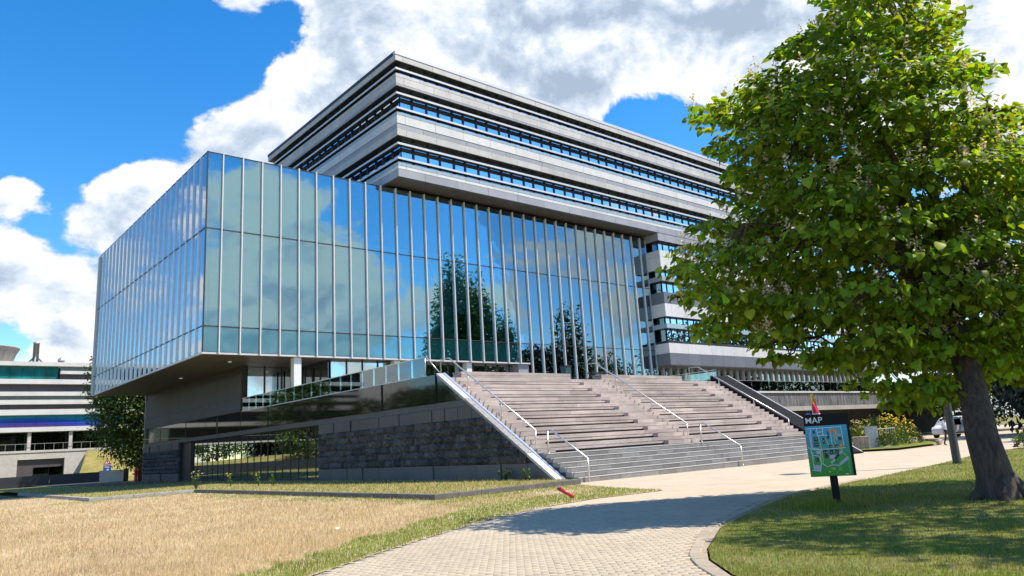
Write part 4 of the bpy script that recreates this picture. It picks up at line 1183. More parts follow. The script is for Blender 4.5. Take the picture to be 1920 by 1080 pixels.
# ================================================================== VAN
def van():
    o = empty('parked_van', (*gp(1789, 71)[:2], -.11), math.atan2(.35, -.93), label='white delivery van with blue lozenge marks parked behind the tree trunk', cat='van')
    W = mat('van_white', (.74, .73, .69), .25, .03, 2)
    T = mat('tyre_rubber', (.02, .02, .02), .8); G = glass('van_glass', (.05, .06, .07), (.7, .8, .9), .2)
    st = [(-2.42, .45, 1.50), (-2.40, .32, 1.80), (-2.25, .28, 1.90), (-1.2, .28, 1.93), (0, .28, 1.93), (.65, .28, 1.90), (.95, .28, 1.80), (1.3, .28, 1.50), (1.62, .28, 1.17), (2.05, .28, 1.03), (2.35, .30, .86), (2.47, .40, .66)]
    V = []; F = []
    for (x, zb, zt) in st:
        f = 1.0 if x < 1.9 else 1 - .28 * (x - 1.9) / .57
        b = min(1.08, zt - .05)
        half = [(.86, zb), (.93, zb + .12), (.95, (zb + b) / 2), (.94, b), (.94 - .13 * max(0, (zt - .07 - b)) / .8, zt - .07), (.70, zt - .005), (0, zt)]
        ring = [(y * f, z) for y, z in half] + [(-y * f, z) for y, z in half[-2::-1]]
        V += [(x, y, z) for y, z in ring]
    n = 13
    for i in range(len(st) - 1):
        for k in range(n - 1): F.append((i * n + k, (i + 1) * n + k, (i + 1) * n + k + 1, i * n + k + 1))
        F.append((i * n + n - 1, (i + 1) * n + n - 1, (i + 1) * n, i * n))
    F += [tuple(range(n)), tuple(range((len(st) - 1) * n, len(st) * n))[::-1]]
    b = MB().add(V, F).build('body', W, o, False)
    ysd = lambda z: .955 - .13 * max(0, (z - 1.08)) / .8
    def side(name, pts, m_, par, s, e=.004):
        c = [(x, s * (ysd(z) + e), z) for x, z in pts]
        if s < 0: c = c[::-1]
        MB().prism(c, (0, -s * .02, 0)).build(name, m_, par)
    for s in (1, -1):
        side('door_window', [(.12, 1.14), (1.42, 1.14), (.93, 1.66), (.12, 1.72)], G, o, s)
        side('door_seam', [(.03, .4), (.05, .4), (.05, 1.82), (.03, 1.82)], M_DARK, o, s)
        side('door_seam', [(-1.1, .4), (-1.08, .4), (-1.08, 1.84), (-1.1, 1.84)], M_DARK, o, s)
        side('sill_trim', [(-2.2, .36), (2.1, .36), (2.1, .48), (-2.2, .48)], M_DARK, o, s)
        side('tail_light', [(-2.38, 1.0), (-2.22, 1.0), (-2.22, 1.32), (-2.38, 1.32)], mat('tail_red', (.6, .01, .01), .3), o, s)
        side('headlight', [(1.98, .8), (2.25, .78), (2.16, .94), (1.9, .98)], M_ALU, o, s, -.12)
        side('blue_lozenge', [(-.75, 1.45), (-.5, 1.22), (-.3, 1.45), (-.38, 1.72), (-.72, 1.72)], mat('logo_navy', (.01, .03, .16), .3), o, s)
        side('blue_lozenge', [(-1.75, 1.22), (-1.45, 1.12), (-1.05, 1.72), (-1.38, 1.74)], mat('logo_blue', (.02, .16, .55), .3), o, s)
        mr = MB().box((1.32, s * .96 - .09, 1.15), (1.42, s * .96 + .09, 1.38)).build('mirror', M_DARK, o)
    MB().add([(1.34, -.72, 1.46), (1.34, .72, 1.46), (.99, .66, 1.77), (.99, -.66, 1.77)], [(0, 1, 2, 3)]).build('windscreen', G, o)
    for x in (-1.5, 1.6):
        for s in (1, -1):
            wh = empty('wheel', (x, s * .83, .33)); wh.parent = o
            wh.rotation_euler = (R(90) * -s, 0, 0)
            MB().lathe([(.19, -.11), (.30, -.11), (.335, -.07), (.335, .07), (.30, .12), (.21, .12), (.19, .06)], 20).build('tyre', T, wh, True)
            MB().lathe([(.205, .03), (.20, .10), (.12, .085), (.05, .11)], 14).build('rim', M_ALU, wh, True)
            MB().tube([(x, s * .90, .33), (x, s * .958, .33)], .40, 20).build('wheel_arch', M_DARK, o)
    MB().box((-2.52, -.85, .34), (-2.38, .85, .6)).build('rear_bumper', M_DARK, o)
van(); bpy.data.objects['parked_van'].scale = (.9, .97, 1.0)

# ================================================================== PERSON
def person():
    o = empty('person', (54.7, 19.75, -.11), R(-15), label='person in white shirt and dark trousers walking away across the paving near the van', cat='person')
    H = 1.84 / 1.80
    J = {'pelvis': (0, 0, .98, .13), 'waist': (0, .01, 1.10, .125), 'chest': (0, .02, 1.32, .15), 'neckb': (0, .0, 1.48, .07), 'neck': (0, -.01, 1.545, .055), 'head0': (0, -.02, 1.61, .075), 'head1': (0, -.01, 1.69, .095), 'head2': (0, .0, 1.765, .07)}
    E = [('pelvis', 'waist'), ('waist', 'chest'), ('chest', 'neckb'), ('neckb', 'neck'), ('neck', 'head0'), ('head0', 'head1'), ('head1', 'head2')]
    for s, n in ((1, 'l'), (-1, 'r')):
        st = .16 * s
        J.update({'sh' + n: (.19 * s, .01, 1.43, .065), 'el' + n: (.25 * s, .02 - st * .4, 1.14, .047), 'wr' + n: (.24 * s, -.08 - st * .8, .90, .033), 'palm' + n: (.235 * s, -.10 - st * .8, .83, .037),
                  'hip' + n: (.095 * s, 0, .92, .095), 'kn' + n: (.10 * s, -.03 - st * .6, .50, .065), 'an' + n: (.10 * s, .06 - st * 1.1, .10, .043), 'heel' + n: (.10 * s, .08 - st * 1.1, .05, .042), 'toe' + n: (.115 * s, -.13 - st * 1.1, .035, .036)})
        E += [('chest', 'sh' + n), ('sh' + n, 'el' + n), ('el' + n, 'wr' + n), ('wr' + n, 'palm' + n), ('pelvis', 'hip' + n), ('hip' + n, 'kn' + n), ('kn' + n, 'an' + n), ('an' + n, 'heel' + n), ('an' + n, 'toe' + n)]
        px, py, pz, _ = J['palm' + n]
        for k, (dy, l) in enumerate(((-.03, .065), (-.01, .078), (.01, .072), (.03, .055))):
            a = 'f%d%s' % (k, n); J[a] = (px, py + dy, pz - .05, .010); J[a + 'b'] = (px - .008 * s, py + dy, pz - .05 - l * .55, .009); J[a + 'c'] = (px - .022 * s, py + dy, pz - .05 - l, .008)
            E += [('palm' + n, a), (a, a + 'b'), (a + 'b', a + 'c')]
        J['th' + n] = (px - .01 * s, py - .05, pz - .005, .011); J['th' + n + 'b'] = (px - .02 * s, py - .065, pz - .045, .009); E += [('palm' + n, 'th' + n), ('th' + n, 'th' + n + 'b')]
    names = list(J); me = bpy.data.meshes.new('body')
    me.from_pydata([J[k][:3] for k in names], [(names.index(a), names.index(b)) for a, b in E], [])
    ob = bpy.data.objects.new('body_skin', me); COL.objects.link(ob)
    sk = ob.modifiers.new('skin', 'SKIN'); sk.use_smooth_shade = True
    if not me.skin_vertices: me.attributes.new('skin', 'FLOAT', 'POINT')
    try:
        for i, k in enumerate(names):
            r = J[k][3]; me.skin_vertices[0].data[i].radius = (r * (1.25 if k in ('chest', 'pelvis', 'waist') else 1), r)
            me.skin_vertices[0].data[i].use_root = (k == 'pelvis')
    except Exception as e: print('skin', e)
    ob.modifiers.new('sub', 'SUBSURF').levels = 1; ob.modifiers['sub'].render_levels = 1
    dg = bpy.context.evaluated_depsgraph_get(); m2 = bpy.data.meshes.new_from_object(ob.evaluated_get(dg)); bpy.data.objects.remove(ob)
    m2.materials.clear()
    for m_ in (mat('skin_tone', (.42, .24, .16), .6, .05), mat('white_shirt', (.72, .74, .78), .8, .05, 9), mat('dark_trousers', (.03, .03, .035), .85, .1), M_DARK): m2.materials.append(m_)
    for p in m2.polygons:
        c = p.center; z = c.z
        p.material_index = 3 if z < .09 else 2 if z < 1.0 and abs(c.x) < .2 else 1 if 1.0 <= z < 1.50 and not (abs(c.x) > .2 and z < 1.12) else 1 if z >= .98 and abs(c.x) < .18 and z < 1.5 else 0
        p.use_smooth = True
    b = bpy.data.objects.new('body', m2); b.scale = (H, H, H); link(b, o)
    hm = MB().lathe([(.098, 1.66), (.108, 1.71), (.10, 1.77), (.07, 1.825), (.02, 1.845)], 12, (0, .015, 0)); hair = hm.build('hair', mat('dark_hair', (.03, .02, .015), .7), o, True); hair.scale = (H, H, H)
    fc = MB()
    for s in (-1, 1): fc.lathe([(.008, -.008), (.012, 0), (.008, .008)], 6, (.032 * s, -.118, 1.69)); fc.lathe([(.01, -.025), (.022, 0), (.01, .028)], 6, (.098 * s, -.005, 1.685))
    fc.prism([(-.013, -.105, 1.655), (.013, -.105, 1.655), (0, -.105, 1.70)], (0, -.03, 0)); fc.box((-.022, -.112, 1.625), (.022, -.098, 1.632)); f_ = fc.build('face', mat('face_marks', (.20, .10, .08), .6), o); f_.scale = (H, H, H)
person()

# ================================================================== VEGETATION
M_LEAF = mat('catalpa_leaf', (.20, .31, .024), .5, .2, 2.0, island=.55, transl=.48, spec=.25)
M_LEAFD = mat('dark_leaf', (.05, .10, .018), .5, .2, .8, island=.4, transl=.25)
M_LEAFM = mat('mid_leaf', (.085, .15, .03), .5, .2, .6, island=.4, transl=.3)
M_CONIF = mat('conifer_needle', (.022, .04, .022), .6, .2, .6, island=.4, transl=.1)
M_BARK = mat('bark', (.105, .075, .055), .9, .35, 5, streak=(3, 3, .7), bump=1.0, bscale=11, col2=(.03, .02, .016))
M_PETAL = mat('catalpa_flower', (.74, .63, .60), .7, .1, 8, island=.25, transl=.3)
M_YEL = mat('yellow_flower', (.85, .63, .06), .6, .1, 8, island=.2, transl=.3)
M_PALEF = mat('pale_flower', (.62, .50, .30), .6, .1, 8, island=.2, transl=.3)

HEART_V = np.array([(0, 0, 0), (.36, -.08, -.02), (.5, .22, -.05), (.34, .62, -.10), (0, 1, -.22), (-.34, .62, -.10), (-.5, .22, -.05), (-.36, -.08, -.02), (0, .42, .06)])
HEART_F = np.array([(8, 0, 1), (8, 1, 2), (8, 2, 3), (8, 3, 4), (8, 4, 5), (8, 5, 6), (8, 6, 7), (8, 7, 0)])
DIA_V = np.array([(0, 0, 0), (.32, .5, .05), (0, 1, -.06), (-.32, .5, .05)])
DIA_F = np.array([(0, 1, 2), (0, 2, 3)])
def frames(n, out, rng, droop=.5, spread=.6):
    """leaf axes: Y along the blade (outwards and drooping), Z the upper side"""
    y = out + rng.normal(0, spread, (n, 3)); y[:, 2] -= droop; y /= np.linalg.norm(y, axis=1)[:, None] + 1e-9
    z = np.tile([0, 0, 1.0], (n, 1)) + out * .5 + rng.normal(0, .45, (n, 3))
    x = np.cross(y, z); x /= np.linalg.norm(x, axis=1)[:, None] + 1e-9
    z = np.cross(x, y)
    return x, y, z
def leaves(pos, ax, size, LV, LF):
    x, y, z = ax
    V = pos[:, None] + (LV[None, :, 0:1] * x[:, None] + LV[None, :, 1:2] * y[:, None] + LV[None, :, 2:3] * z[:, None]) * size[:, None, None]
    F = LF[None] + (np.arange(len(pos)) * len(LV))[:, None, None]
    return V.reshape(-1, 3), F.reshape(-1, 3)

def wob(a, b, n, amp, rng, sag=0.0):
    a = Vector(a); b = Vector(b); out = []
    for i in range(n + 1):
        t = i / n; p = a.lerp(b, t); k = math.sin(math.pi * t)
        out.append(p + Vector(rng.normal(0, amp, 3)) * (k if 0 < i < n else 0) + Vector((0, 0, sag * k)))
    return out

def fbm2(P, s, seed):
    r = np.random.default_rng(seed); v = np.zeros(len(P))
    for o_ in range(6):
        k = r.normal(0, s * 1.7 ** o_, (3, 2)); ph = r.uniform(0, 6.28, 3)
        for j in range(3): v += np.sin(P @ k[j] + ph[j]) / 1.5 ** o_
    return v / 4
def catalpa():
    rng = np.random.default_rng(5)
    base = Vector((17.42, 5.5, 0))
    T = empty('catalpa_tree', base, label='big broad-leaved tree with pale blossom leaning over the lawn on the right', cat='tree')
    D0 = 16.5
    topj = at(1775, 560, D0 + .2) - base
    tr = [Vector((0, 0, -.15)), Vector((0, 0, .05)), Vector((-.03, .03, .5)), Vector((-.11, .10, 1.3)), (at(1822, 720, D0 - .55) - base), topj]
    MB().tube(tr, [.53, .43, .34, .30, .27, .20], 14).build('trunk', M_BARK, T, True)
    rt_ = MB()
    for an in (0.2, 1.3, 2.5, 3.6, 4.8, 5.6): rt_.tube([(.2 * math.cos(an), .2 * math.sin(an), .45), (.42 * math.cos(an), .42 * math.sin(an), .10), (.72 * math.cos(an), .72 * math.sin(an), -.05)], [.16, .12, .05], 7)
    rt_.build('root_flare', M_BARK, T, True)
    outline = [(1530, -110), (1520, -40), (1535, 10), (1470, 70), (1395, 130), (1315, 165), (1285, 205), (1300, 280), (1350, 330), (1330, 395), (1262, 425), (1236, 470), (1255, 560), (1310, 668), (1400, 655), (1430, 700), (1500, 730), (1590, 745), (1630, 785), (1720, 805), (1775, 805), (1805, 775), (1880, 752), (1970, 745), (2070, 660), (2150, 480), (2110, 330), (1960, 225), (1900, 185), (1868, 120), (1806, 75), (1790, -40), (1720, -120), (1620, -150)]
    ppm = FPX / D0
    cand = rng.uniform((1240, -400), (2210, 800), (9000, 2))
    cand = cand[inpoly(cand, outline)]
    oa = np.array(outline, float); ob = np.roll(oa, -1, 0)
    def dpx(P):
        d = np.full(len(P), 1e9)
        for a, b in zip(oa, ob):
            ab = b - a; t = np.clip(((P - a) @ ab) / (ab @ ab), 0, 1); d = np.minimum(d, np.hypot(*(P - a - t[:, None] * ab).T))
        return d
    dm = dpx(cand) / ppm
    cent = []; RADI = []
    half = lambda d: 2.7 * math.sqrt(max(0, 1 - (1 - min(d / 3.6, 1)) ** 2))
    for (u, v), d in zip(cand, dm):
        if d < .32: continue
        h = half(d)
        k = rng.uniform(-1, 1); k = math.copysign(abs(k) ** .45, k)
        p = at(u, v, D0 + 1.1 + h * k)
        if p.z < 1.7: continue
        if any(math.hypot((p - q).xy.length, (p.z - q.z) * .8) < .72 for q, _, _ in cent): continue
        cent.append((p, d, k)); RADI.append(min(1.02, d + .14))
        if len(cent) > 560: break
    # gaps: drop some boughs
    gapn = fbm2(np.array([(c[0].x * .8 + c[0].y * .3, c[0].z) for c in cent]), .9, 31); kp = [rng.random() > .05 and not g__ > .85 for g__ in gapn]; RADI = [r_ for r_, q_ in zip(RADI, kp) if q_]; cent = [c for c, q_ in zip(cent, kp) if q_]
    C = np.array([c[0] for c in cent]); mid = np.array(at(1690, 330, D0 + .3))
    pos = []; out = []
    for c, R_ in zip(C, RADI):
        n = int(rng.integers(85, 130) * (R_ / .9) ** 1.5); q = rng.normal(0, 1, (n, 3)); q /= np.linalg.norm(q, axis=1)[:, None]; q[:, 2] = np.where(rng.random(n) < .7, np.abs(q[:, 2]), q[:, 2])
        r = rng.uniform(.3, 1.0, n) ** .7 * R_ * rng.uniform(.8, 1.05)
        q[:, 2] *= .36
        pos.append(c + q * r[:, None]); o_ = (c - mid); o_ = o_ / (np.linalg.norm(o_) + 1e-6)
        out.append(q * .8 + o_ * .5)
    pos = np.concatenate(pos); out = np.concatenate(out)
    keep = pos[:, 2] > 1.45; pos, out = pos[keep], out[keep]
    n = len(pos); size = rng.uniform(.095, .17, n) * rng.choice([1, 1, 1.15, 1.45], n)
    ax = frames(n, out, rng, .6, .5)
    dist = np.linalg.norm(pos - np.array([0, 0, CAM_H]), axis=1)
    rel = pos - np.array([0, 0, CAM_H]); fw = rel @ np.array(AX_F); pxx = 960 + FPX * (rel @ np.array(AX_R)) / fw; pyy = 540 - FPX * (rel @ np.array(AX_U)) / fw
    vis = (pxx > 0) & (pxx < 1910) & (pyy > 5)
    score = np.where(vis, dist / size, 1e9); idx = np.argsort(score)[:290]
    rest = np.ones(n, bool); rest[idx] = False
    V, F = leaves(pos[rest] - np.array(base), tuple(a[rest] for a in ax), size[rest], HEART_V, HEART_F)
    crown = bpy.data.objects.new('crown', npmesh('crown', V, F, [M_LEAF], smooth=False)); link(crown, T); tag(crown, kind='stuff')
    lm = npmesh('leaf', HEART_V, HEART_F, [M_LEAF])
    bm_ = Matrix.Translation(base)
    for i in idx:
        x, y, z = (Vector(a[i]) for a in ax)
        M = Matrix((x, y, z)).transposed().to_4x4(); M.translation = Vector(pos[i]) - base
        o = bpy.data.objects.new('leaf', lm); o.parent = crown; o.matrix_local = M @ Matrix.Scale(float(size[i]), 4); COL.objects.link(o)
    # limbs
    fork = [Vector(tr[4]) + base, topj + base]
    lim = []
    hubs = [at(u, v, D0 + dd) for u, v, dd in ((1400, 420, -.5), (1450, 250, .5), (1560, 560, -1.5), (1600, 160, .0), (1720, 60, .6), (1850, 200, .3), (1980, 330, -.4), (1880, 480, -1.8), (1650, 420, 2.0), (1980, 520, 1.2), (1500, 640, .6))]
    for h in hubs:
        st_ = fork[1] if h.z > 3.6 else fork[0].lerp(fork[1], .55)
        pth = wob(st_ - base, h - base, 7, .16, rng, .25)
        lim += pth[3:]
        MB().tube(pth, [.15 - .125 * i / 7 for i in range(8)], 8).build('limb', M_BARK, T, True)
    tw_ = MB()
    for c in C:
        h = min(lim, key=lambda q: (q - Vector(c) + base).length + .5 * rng.random())
        tw_.tube(wob(h, Vector(c) - base, 4, .10, rng, -.1), [.026, .02, .015, .010, .006], 4, caps=False)
    t_ = tw_.build('twigs', M_BARK, T, True); tag(t_, kind='stuff')
    # blossom panicles
    pv = []; pf = []; cnt = 0
    tops = [(c, r_) for c, r_ in zip(cent, RADI) if (c[0].z > 3.2)]
    for (c, d, k), R_ in tops:
        for rep in range(4):
            if R_ < .62 or rng.random() > (.95 if d < 1.3 else .65): continue
            p0 = np.array(c) + np.append(rng.normal(0, .36 * R_, 2), R_ * rng.uniform(.05, .32))
            m_ = int(rng.integers(14, 26)); t = rng.uniform(0, 1, m_)
            q = p0 + np.stack([rng.normal(0, .07, m_) * (1.15 - t), rng.normal(0, .07, m_) * (1.15 - t), t * .34], 1)
            a_ = frames(m_, rng.normal(0, 1, (m_, 3)), rng, 0, .5)
            v, f = leaves(q, a_, rng.uniform(.06, .095, m_), DIA_V, DIA_F); pv.append(v - np.array(base)); pf.append(f + cnt); cnt += len(v)
    o = bpy.data.objects.new('blossom', npmesh('blossom', np.concatenate(pv), np.concatenate(pf), [M_PETAL])); link(o, T); tag(o, kind='stuff')
    print('catalpa', len(cent), n)
catalpa()

def blob_tree(name, loc, h, rx, zlow, n, size, material, label, seed, shape='round', group=None, trunk_r=.3, cat='tree'):
    rng = np.random.default_rng(seed)
    T = empty(name, loc, label=label, cat=cat, group=group)
    lean = rng.normal(0, .02 * h, 2)
    MB().tube([(0, 0, -.1), (0, 0, h * .2), (lean[0] * .5, lean[1] * .5, h * .5), (lean[0], lean[1], h * .88)], [trunk_r * 1.35, trunk_r, trunk_r * .6, trunk_r * .12], 9).build('trunk', M_BARK, T, True)
    zc = (zlow + h) / 2; hz = (h - zlow) / 2
    cl = []
    m_ = max(14, n // 90)
    lb = MB()
    for i in range(m_):
        for _ in range(40):
            t = rng.uniform(-1, 1)
            if shape == 'round': prof = math.sqrt(max(0, 1 - t * t)) ** .8
            elif shape == 'column': prof = min(1, (1 - t) * .9) * (.75 + .25 * (t + 1) / 2) if t > -.8 else .7
            elif shape == 'cone': prof = (1 - t) / 2 + .05
            else: prof = math.sqrt(max(0, 1 - t * t))
            an = rng.uniform(0, 6.283); r = rx * prof * rng.uniform(.35, 1) ** .6
            c = np.array([r * math.cos(an), r * math.sin(an), zc + hz * t])
            if all(np.linalg.norm((c - q) / np.array([1, 1, .8])) > rx * .20 for q in cl): break
        cl.append(c)
        if i % 3 == 0: lb.tube(wob((0, 0, min(h * .8, max(zlow * .8, c[2] * .6))), c, 4, .05 * rx, rng), [trunk_r * .35, trunk_r * .25, trunk_r * .17, trunk_r * .1, trunk_r * .04], 5, caps=False)
    lb.build('limbs', M_BARK, T, True)
    per = n // len(cl); P = []; O = []
    for c in cl:
        q = rng.normal(0, 1, (per, 3)); q /= np.linalg.norm(q, axis=1)[:, None]
        rr = rx * rng.uniform(.26, .36)
        if shape == 'weep':
            q2 = q * rr * rng.uniform(.2, 1, per)[:, None]; q2[:, 2] = -np.abs(rng.normal(0, 1.1 * rr, per)); pp_ = c + q2
        else: pp_ = c + q * (rr * rng.uniform(.25, 1, per) ** .6)[:, None] * np.array([1, 1, .75])
        P.append(pp_); O.append(q)
    P = np.concatenate(P); O = np.concatenate(O)
    k = P[:, 2] > max(.05, zlow * .5); P, O = P[k], O[k]
    ax = frames(len(P), O, rng, 1.2 if shape == 'weep' else .35, .5)
    V, F = leaves(P, ax, rng.uniform(.6, 1.3, len(P)) * size, DIA_V, DIA_F)
    c_ = bpy.data.objects.new('crown', npmesh('crown', V, F, [material])); link(c_, T); tag(c_, kind='stuff')
    return T
def copy_tree(src, loc, rz, sc, label, group=None):
    r = src.copy(); COL.objects.link(r); r.location = loc; r.rotation_euler = (0, 0, rz); r.scale = (sc, sc, sc); r['label'] = label
    if group: r['group'] = group
    for c in src.children:
        d = c.copy(); COL.objects.link(d); d.parent = r
    return r
blob_tree('corner_tree', (25.2, 101, 0), 19.5, 5.4, 2.2, 32000, .36, M_LEAFM, 'dense green tree behind the far corner of the stone building', 21, trunk_r=.38)
blob_tree('weeping_conifer', (79.5, 14.5, 0), 17, 8.5, .4, 42000, .6, M_CONIF, 'dark weeping evergreen behind the leaning trunk at the right edge', 22, 'weep', trunk_r=.45)
b1 = blob_tree('background_tree', (112, 26, 0), 19, 8, 1.5, 9000, .6, M_LEAFD, 'dark green tree behind the parked van', 23, trunk_r=.5)
GB = 'trees beyond the paved path'; b1['group'] = GB
for i, (x, y, s, lab) in enumerate(((100, 33, .62, 'smaller dark green tree left of the parked van'), (118, 14, 1.1, 'far dark green tree at the right edge behind the weeping evergreen'), (98, 12, .8, 'dark green tree close behind the weeping evergreen'))):
    copy_tree(b1, (x, y, 0), 1.3 * i + .7, s, lab, GB)
blob_tree('lawn_tree', (18.0, -1.0, 0), 14.0, 3.0, 6.5, 4200, .28, M_LEAFM, 'leafy tree beyond the right edge whose shade dapples the near lawn', 27, trunk_r=.18)
# trees on the near side, mirrored in the glass front
GR = 'trees mirrored in the glass front'
cl_ = blob_tree('columnar_tree', (73.5, 1.0, 0), 33.5, 5.8, 1.5, 26000, .6, mat('hornbeam_leaf', (.10, .19, .04), .5, .2, .6, island=.4, transl=.3), 'tall columnar tree, tallest of those mirrored in the glass front', 24, 'column', GR, .4)
copy_tree(cl_, (79.4, -.5, 0), 2, .94, 'second tall columnar tree mirrored in the glass front, right of the tallest', GR)
copy_tree(cl_, (84.0, 1.0, 0), 4, .74, 'shortest columnar tree mirrored in the glass front', GR)
ce = blob_tree('cedar_tree', (106, -4, 0), 27, 9, 4, 9000, .7, M_LEAFD, 'spreading tree mirrored in the right half of the glass front', 25, 'cone', GR, .5)
rb = blob_tree('park_tree', (-12, 118, 0), 14, 5.5, 2.5, 7000, .5, M_LEAFM, 'park tree mirrored in the side wall windows, nearest to it', 26, group='park trees around the site')
for i, (x, y, s, lab) in enumerate(((-16, 143, 1.1, 'park tree mirrored in the side wall, second'), (-26, 176, .9, 'park tree mirrored in the side wall, third'), (-13, 190, 1.2, 'park tree mirrored in the side wall, fourth'), (-34, 225, 1.3, 'park tree mirrored in the side wall, farthest'), (-20, 92, .72, 'park tree mirrored in the black panels near the stairs, first'), (-24, 104, .78, 'park tree mirrored in the black panels near the stairs, second'), (-15, 82, .68, 'park tree mirrored in the black panels near the stairs, third'), (-22, 74, .75, 'park tree mirrored in the black panels near the stairs, fourth'), (-30, 128, .8, 'park tree mirrored in the black panels near the stairs, farthest'), (150, -30, 1.1, 'park tree mirrored low in the glass front, rightmost'), (128, -24, .8, 'park tree mirrored low in the glass front, second from the right'), (96, -22, .7, 'park tree mirrored low in the glass front, leftmost'))):
    copy_tree(rb, (x, y, 0), i * .9, s, lab, 'park trees around the site')
wp = empty('white_pavilion', (-26, 152, 0), R(-15), label='white pavilion mirrored in the windows of the stone base', cat='building')
piece('wall', (-5, -4, .8), (5, 4, 9.5), M_LW, wp); piece('roof', (-5.3, -4.3, 9.5), (5.3, 4.3, 9.9), M_LC, wp); piece('base', (-5.1, -4.1, 0), (5.1, 4.1, .8), M_LD, wp)
for i in range(2): piece('window', (5.02, -2.8 + i * 3.3, 2.2), (5.1, -.8 + i * 3.3, 5.2), M_LGD, wp)

# ---- flower bed beyond the stairs
fbp = poly_sheet('flower_bed', [(47.2, 22.8), (49.0, 20.6), (56.0, 20.9), (61.5, 23.4), (63.0, 25.2), (62, 30), (47.2, 30)], .03, ground_mat('bed_turf', (.12, .15, .02), (.24, .24, .05), .8, .4)); tag(fbp, kind='structure')
kb = empty('bed_edge', (0, 0, 0)); tag(kb, kind='structure')
for a, b in zip(smooth_line([(54, 20.4), (56.0, 20.9), (59, 21.8), (61.5, 23.4), (63.0, 25.2), (63, 27)], .6)[:-1], smooth_line([(54, 20.4), (56.0, 20.9), (59, 21.8), (61.5, 23.4), (63.0, 25.2), (63, 27)], .6)[1:]):
    d = b - a; o = piece('kerb_slab', (-.28, -.12, -.12), (.28, .12, .12), M_SAND, kb, .02); c = (a + b) / 2; o.location = (c.x, c.y, .1); o.rotation_euler = (0, 0, math.atan2(d.y, d.x))
def shrub(loc, h, r, n, material, fl_mat, nf, label, seed, size=.13):
    rng = np.random.default_rng(seed)
    T = empty('flowering_shrub', loc, label=label, cat='shrub', group='shrubs in the flower bed')
    q = rng.normal(0, 1, (n, 3)); q /= np.linalg.norm(q, axis=1)[:, None]; q[:, 2] = np.abs(q[:, 2])
    bump_ = 1 + .25 * np.sin(q[:, 0] * 7 + seed) * np.cos(q[:, 1] * 6)
    P = q * (rng.uniform(.3, 1, n) ** .4 * bump_)[:, None] * np.array([r, r, h * .9]) + np.array([0, 0, .04])
    V, F = leaves(P, frames(n, q + np.array([0, 0, .5]), rng, 0, .4), rng.uniform(.7, 1.4, n) * size, DIA_V, DIA_F)
    link(bpy.data.objects.new('foliage', npmesh('foliage', V, F, [material])), T)['kind'] = 'stuff'
    st = MB()
    for i in range(6): st.tube(wob((0, 0, 0), (rng.normal(0, r * .4), rng.normal(0, r * .4), h * .7), 3, .05, rng), [.02, .015, .01, .006], 4)
    st.build('stems', M_BARK, T)
    if nf:
        q = rng.normal(0, 1, (nf, 3)); q /= np.linalg.norm(q, axis=1)[:, None]; q[:, 2] = np.abs(q[:, 2]) * .9 + .25
        P = q * np.array([r, r, h * .98]) * rng.uniform(.9, 1.08, (nf, 1))
        P = np.repeat(P, 4, 0) + rng.normal(0, .035, (nf * 4, 3))
        V, F = leaves(P, frames(nf * 4, rng.normal(0, 1, (nf * 4, 3)), rng, -.3, .4), rng.uniform(.08, .14, nf * 4), DIA_V, DIA_F)
        link(bpy.data.objects.new('blossom', npmesh('blossom', V, F, [fl_mat])), T)['kind'] = 'stuff'
def gp(px, depth): 
    s = sight(px, 800); p = Vector((0, 0, CAM_H)) + s * depth; return (p.x, p.y, .03)
sh = [(1602, 52, 1.9, .9, 1, 40, 'tall shrub with pale yellow blossom just right of the map sign'), (1622, 54, 2.1, .8, 1, 25, 'upright leafy shrub right of the map sign, sparse yellow blossom'), (1640, 56, 2.6, .7, 0, 0, 'narrow upright green shrub standing above the others in the flower bed'), (1632, 51, 1.3, 1.0, 1, 60, 'low shrub with bright yellow blossom behind the grey board'),
      (1664, 56, 2.2, 1.1, 1, 90, 'large shrub covered in yellow blossom in the middle of the flower bed'), (1690, 57, 2.0, 1.1, 1, 80, 'shrub covered in yellow blossom, rightmost of the flower bed'), (1652, 50, 1.15, .9, 0, 6, 'low green shrub behind the crowd barrier'), (1674, 53, 1.4, 1.2, 1, 14, 'broad green shrub at the front of the flower bed'), (1700, 55, 1.3, 1.1, 0, 4, 'rounded dark green shrub at the right end of the flower bed')]
for i, (px, dp, h, r, k, nf, lab) in enumerate(sh): shrub(gp(px, dp), h * .85, r, 900, M_LEAFM if k else M_LEAFD, M_YEL if i not in (0,) else M_PALEF, nf, lab, 40 + i)
shrub(gp(1921, 36), .8, .62, 900, M_LEAFM, M_YEL, 0, 'small round bush at the right edge beside the path', 60, .09)

# ---- weeds along the raised bed
def weed(loc, h, n, label, seed, fm=None):
    rng = np.random.default_rng(seed)
    T = empty('weed_plant', loc, label=label, cat='weed', group='weeds on the raised bed')
    st = MB(); P = []
    for i in range(n):
        tip = (rng.normal(0, h * .25), rng.normal(0, h * .25), h * rng.uniform(.6, 1)); path = wob((0, 0, 0), tip, 3, .03, rng); st.tube(path, [.012, .01, .007, .004], 4)
        for t in np.linspace(.1, 1, 9): P.append(np.array(Vector((0, 0, 0)).lerp(Vector(tip), t)))
    st.build('stalks', M_LEAFM, T); P = np.array(P)
    V, F = leaves(P, frames(len(P), rng.normal(0, 1, (len(P), 3)), rng, -.2, .3), rng.uniform(.08, .16, len(P)), DIA_V, DIA_F); link(bpy.data.objects.new('leaves', npmesh('leaves', V, F, [M_LEAFM])), T)
    if fm:
        V, F = leaves(P[8::9].repeat(4, 0), frames(len(P[8::9]) * 4, rng.normal(0, 1, (len(P[8::9]) * 4, 3)), rng, -.3, .3), rng.uniform(.06, .1, len(P[8::9]) * 4), DIA_V, DIA_F); link(bpy.data.objects.new('flower_heads', npmesh('flower_heads', V, F, [fm])), T)
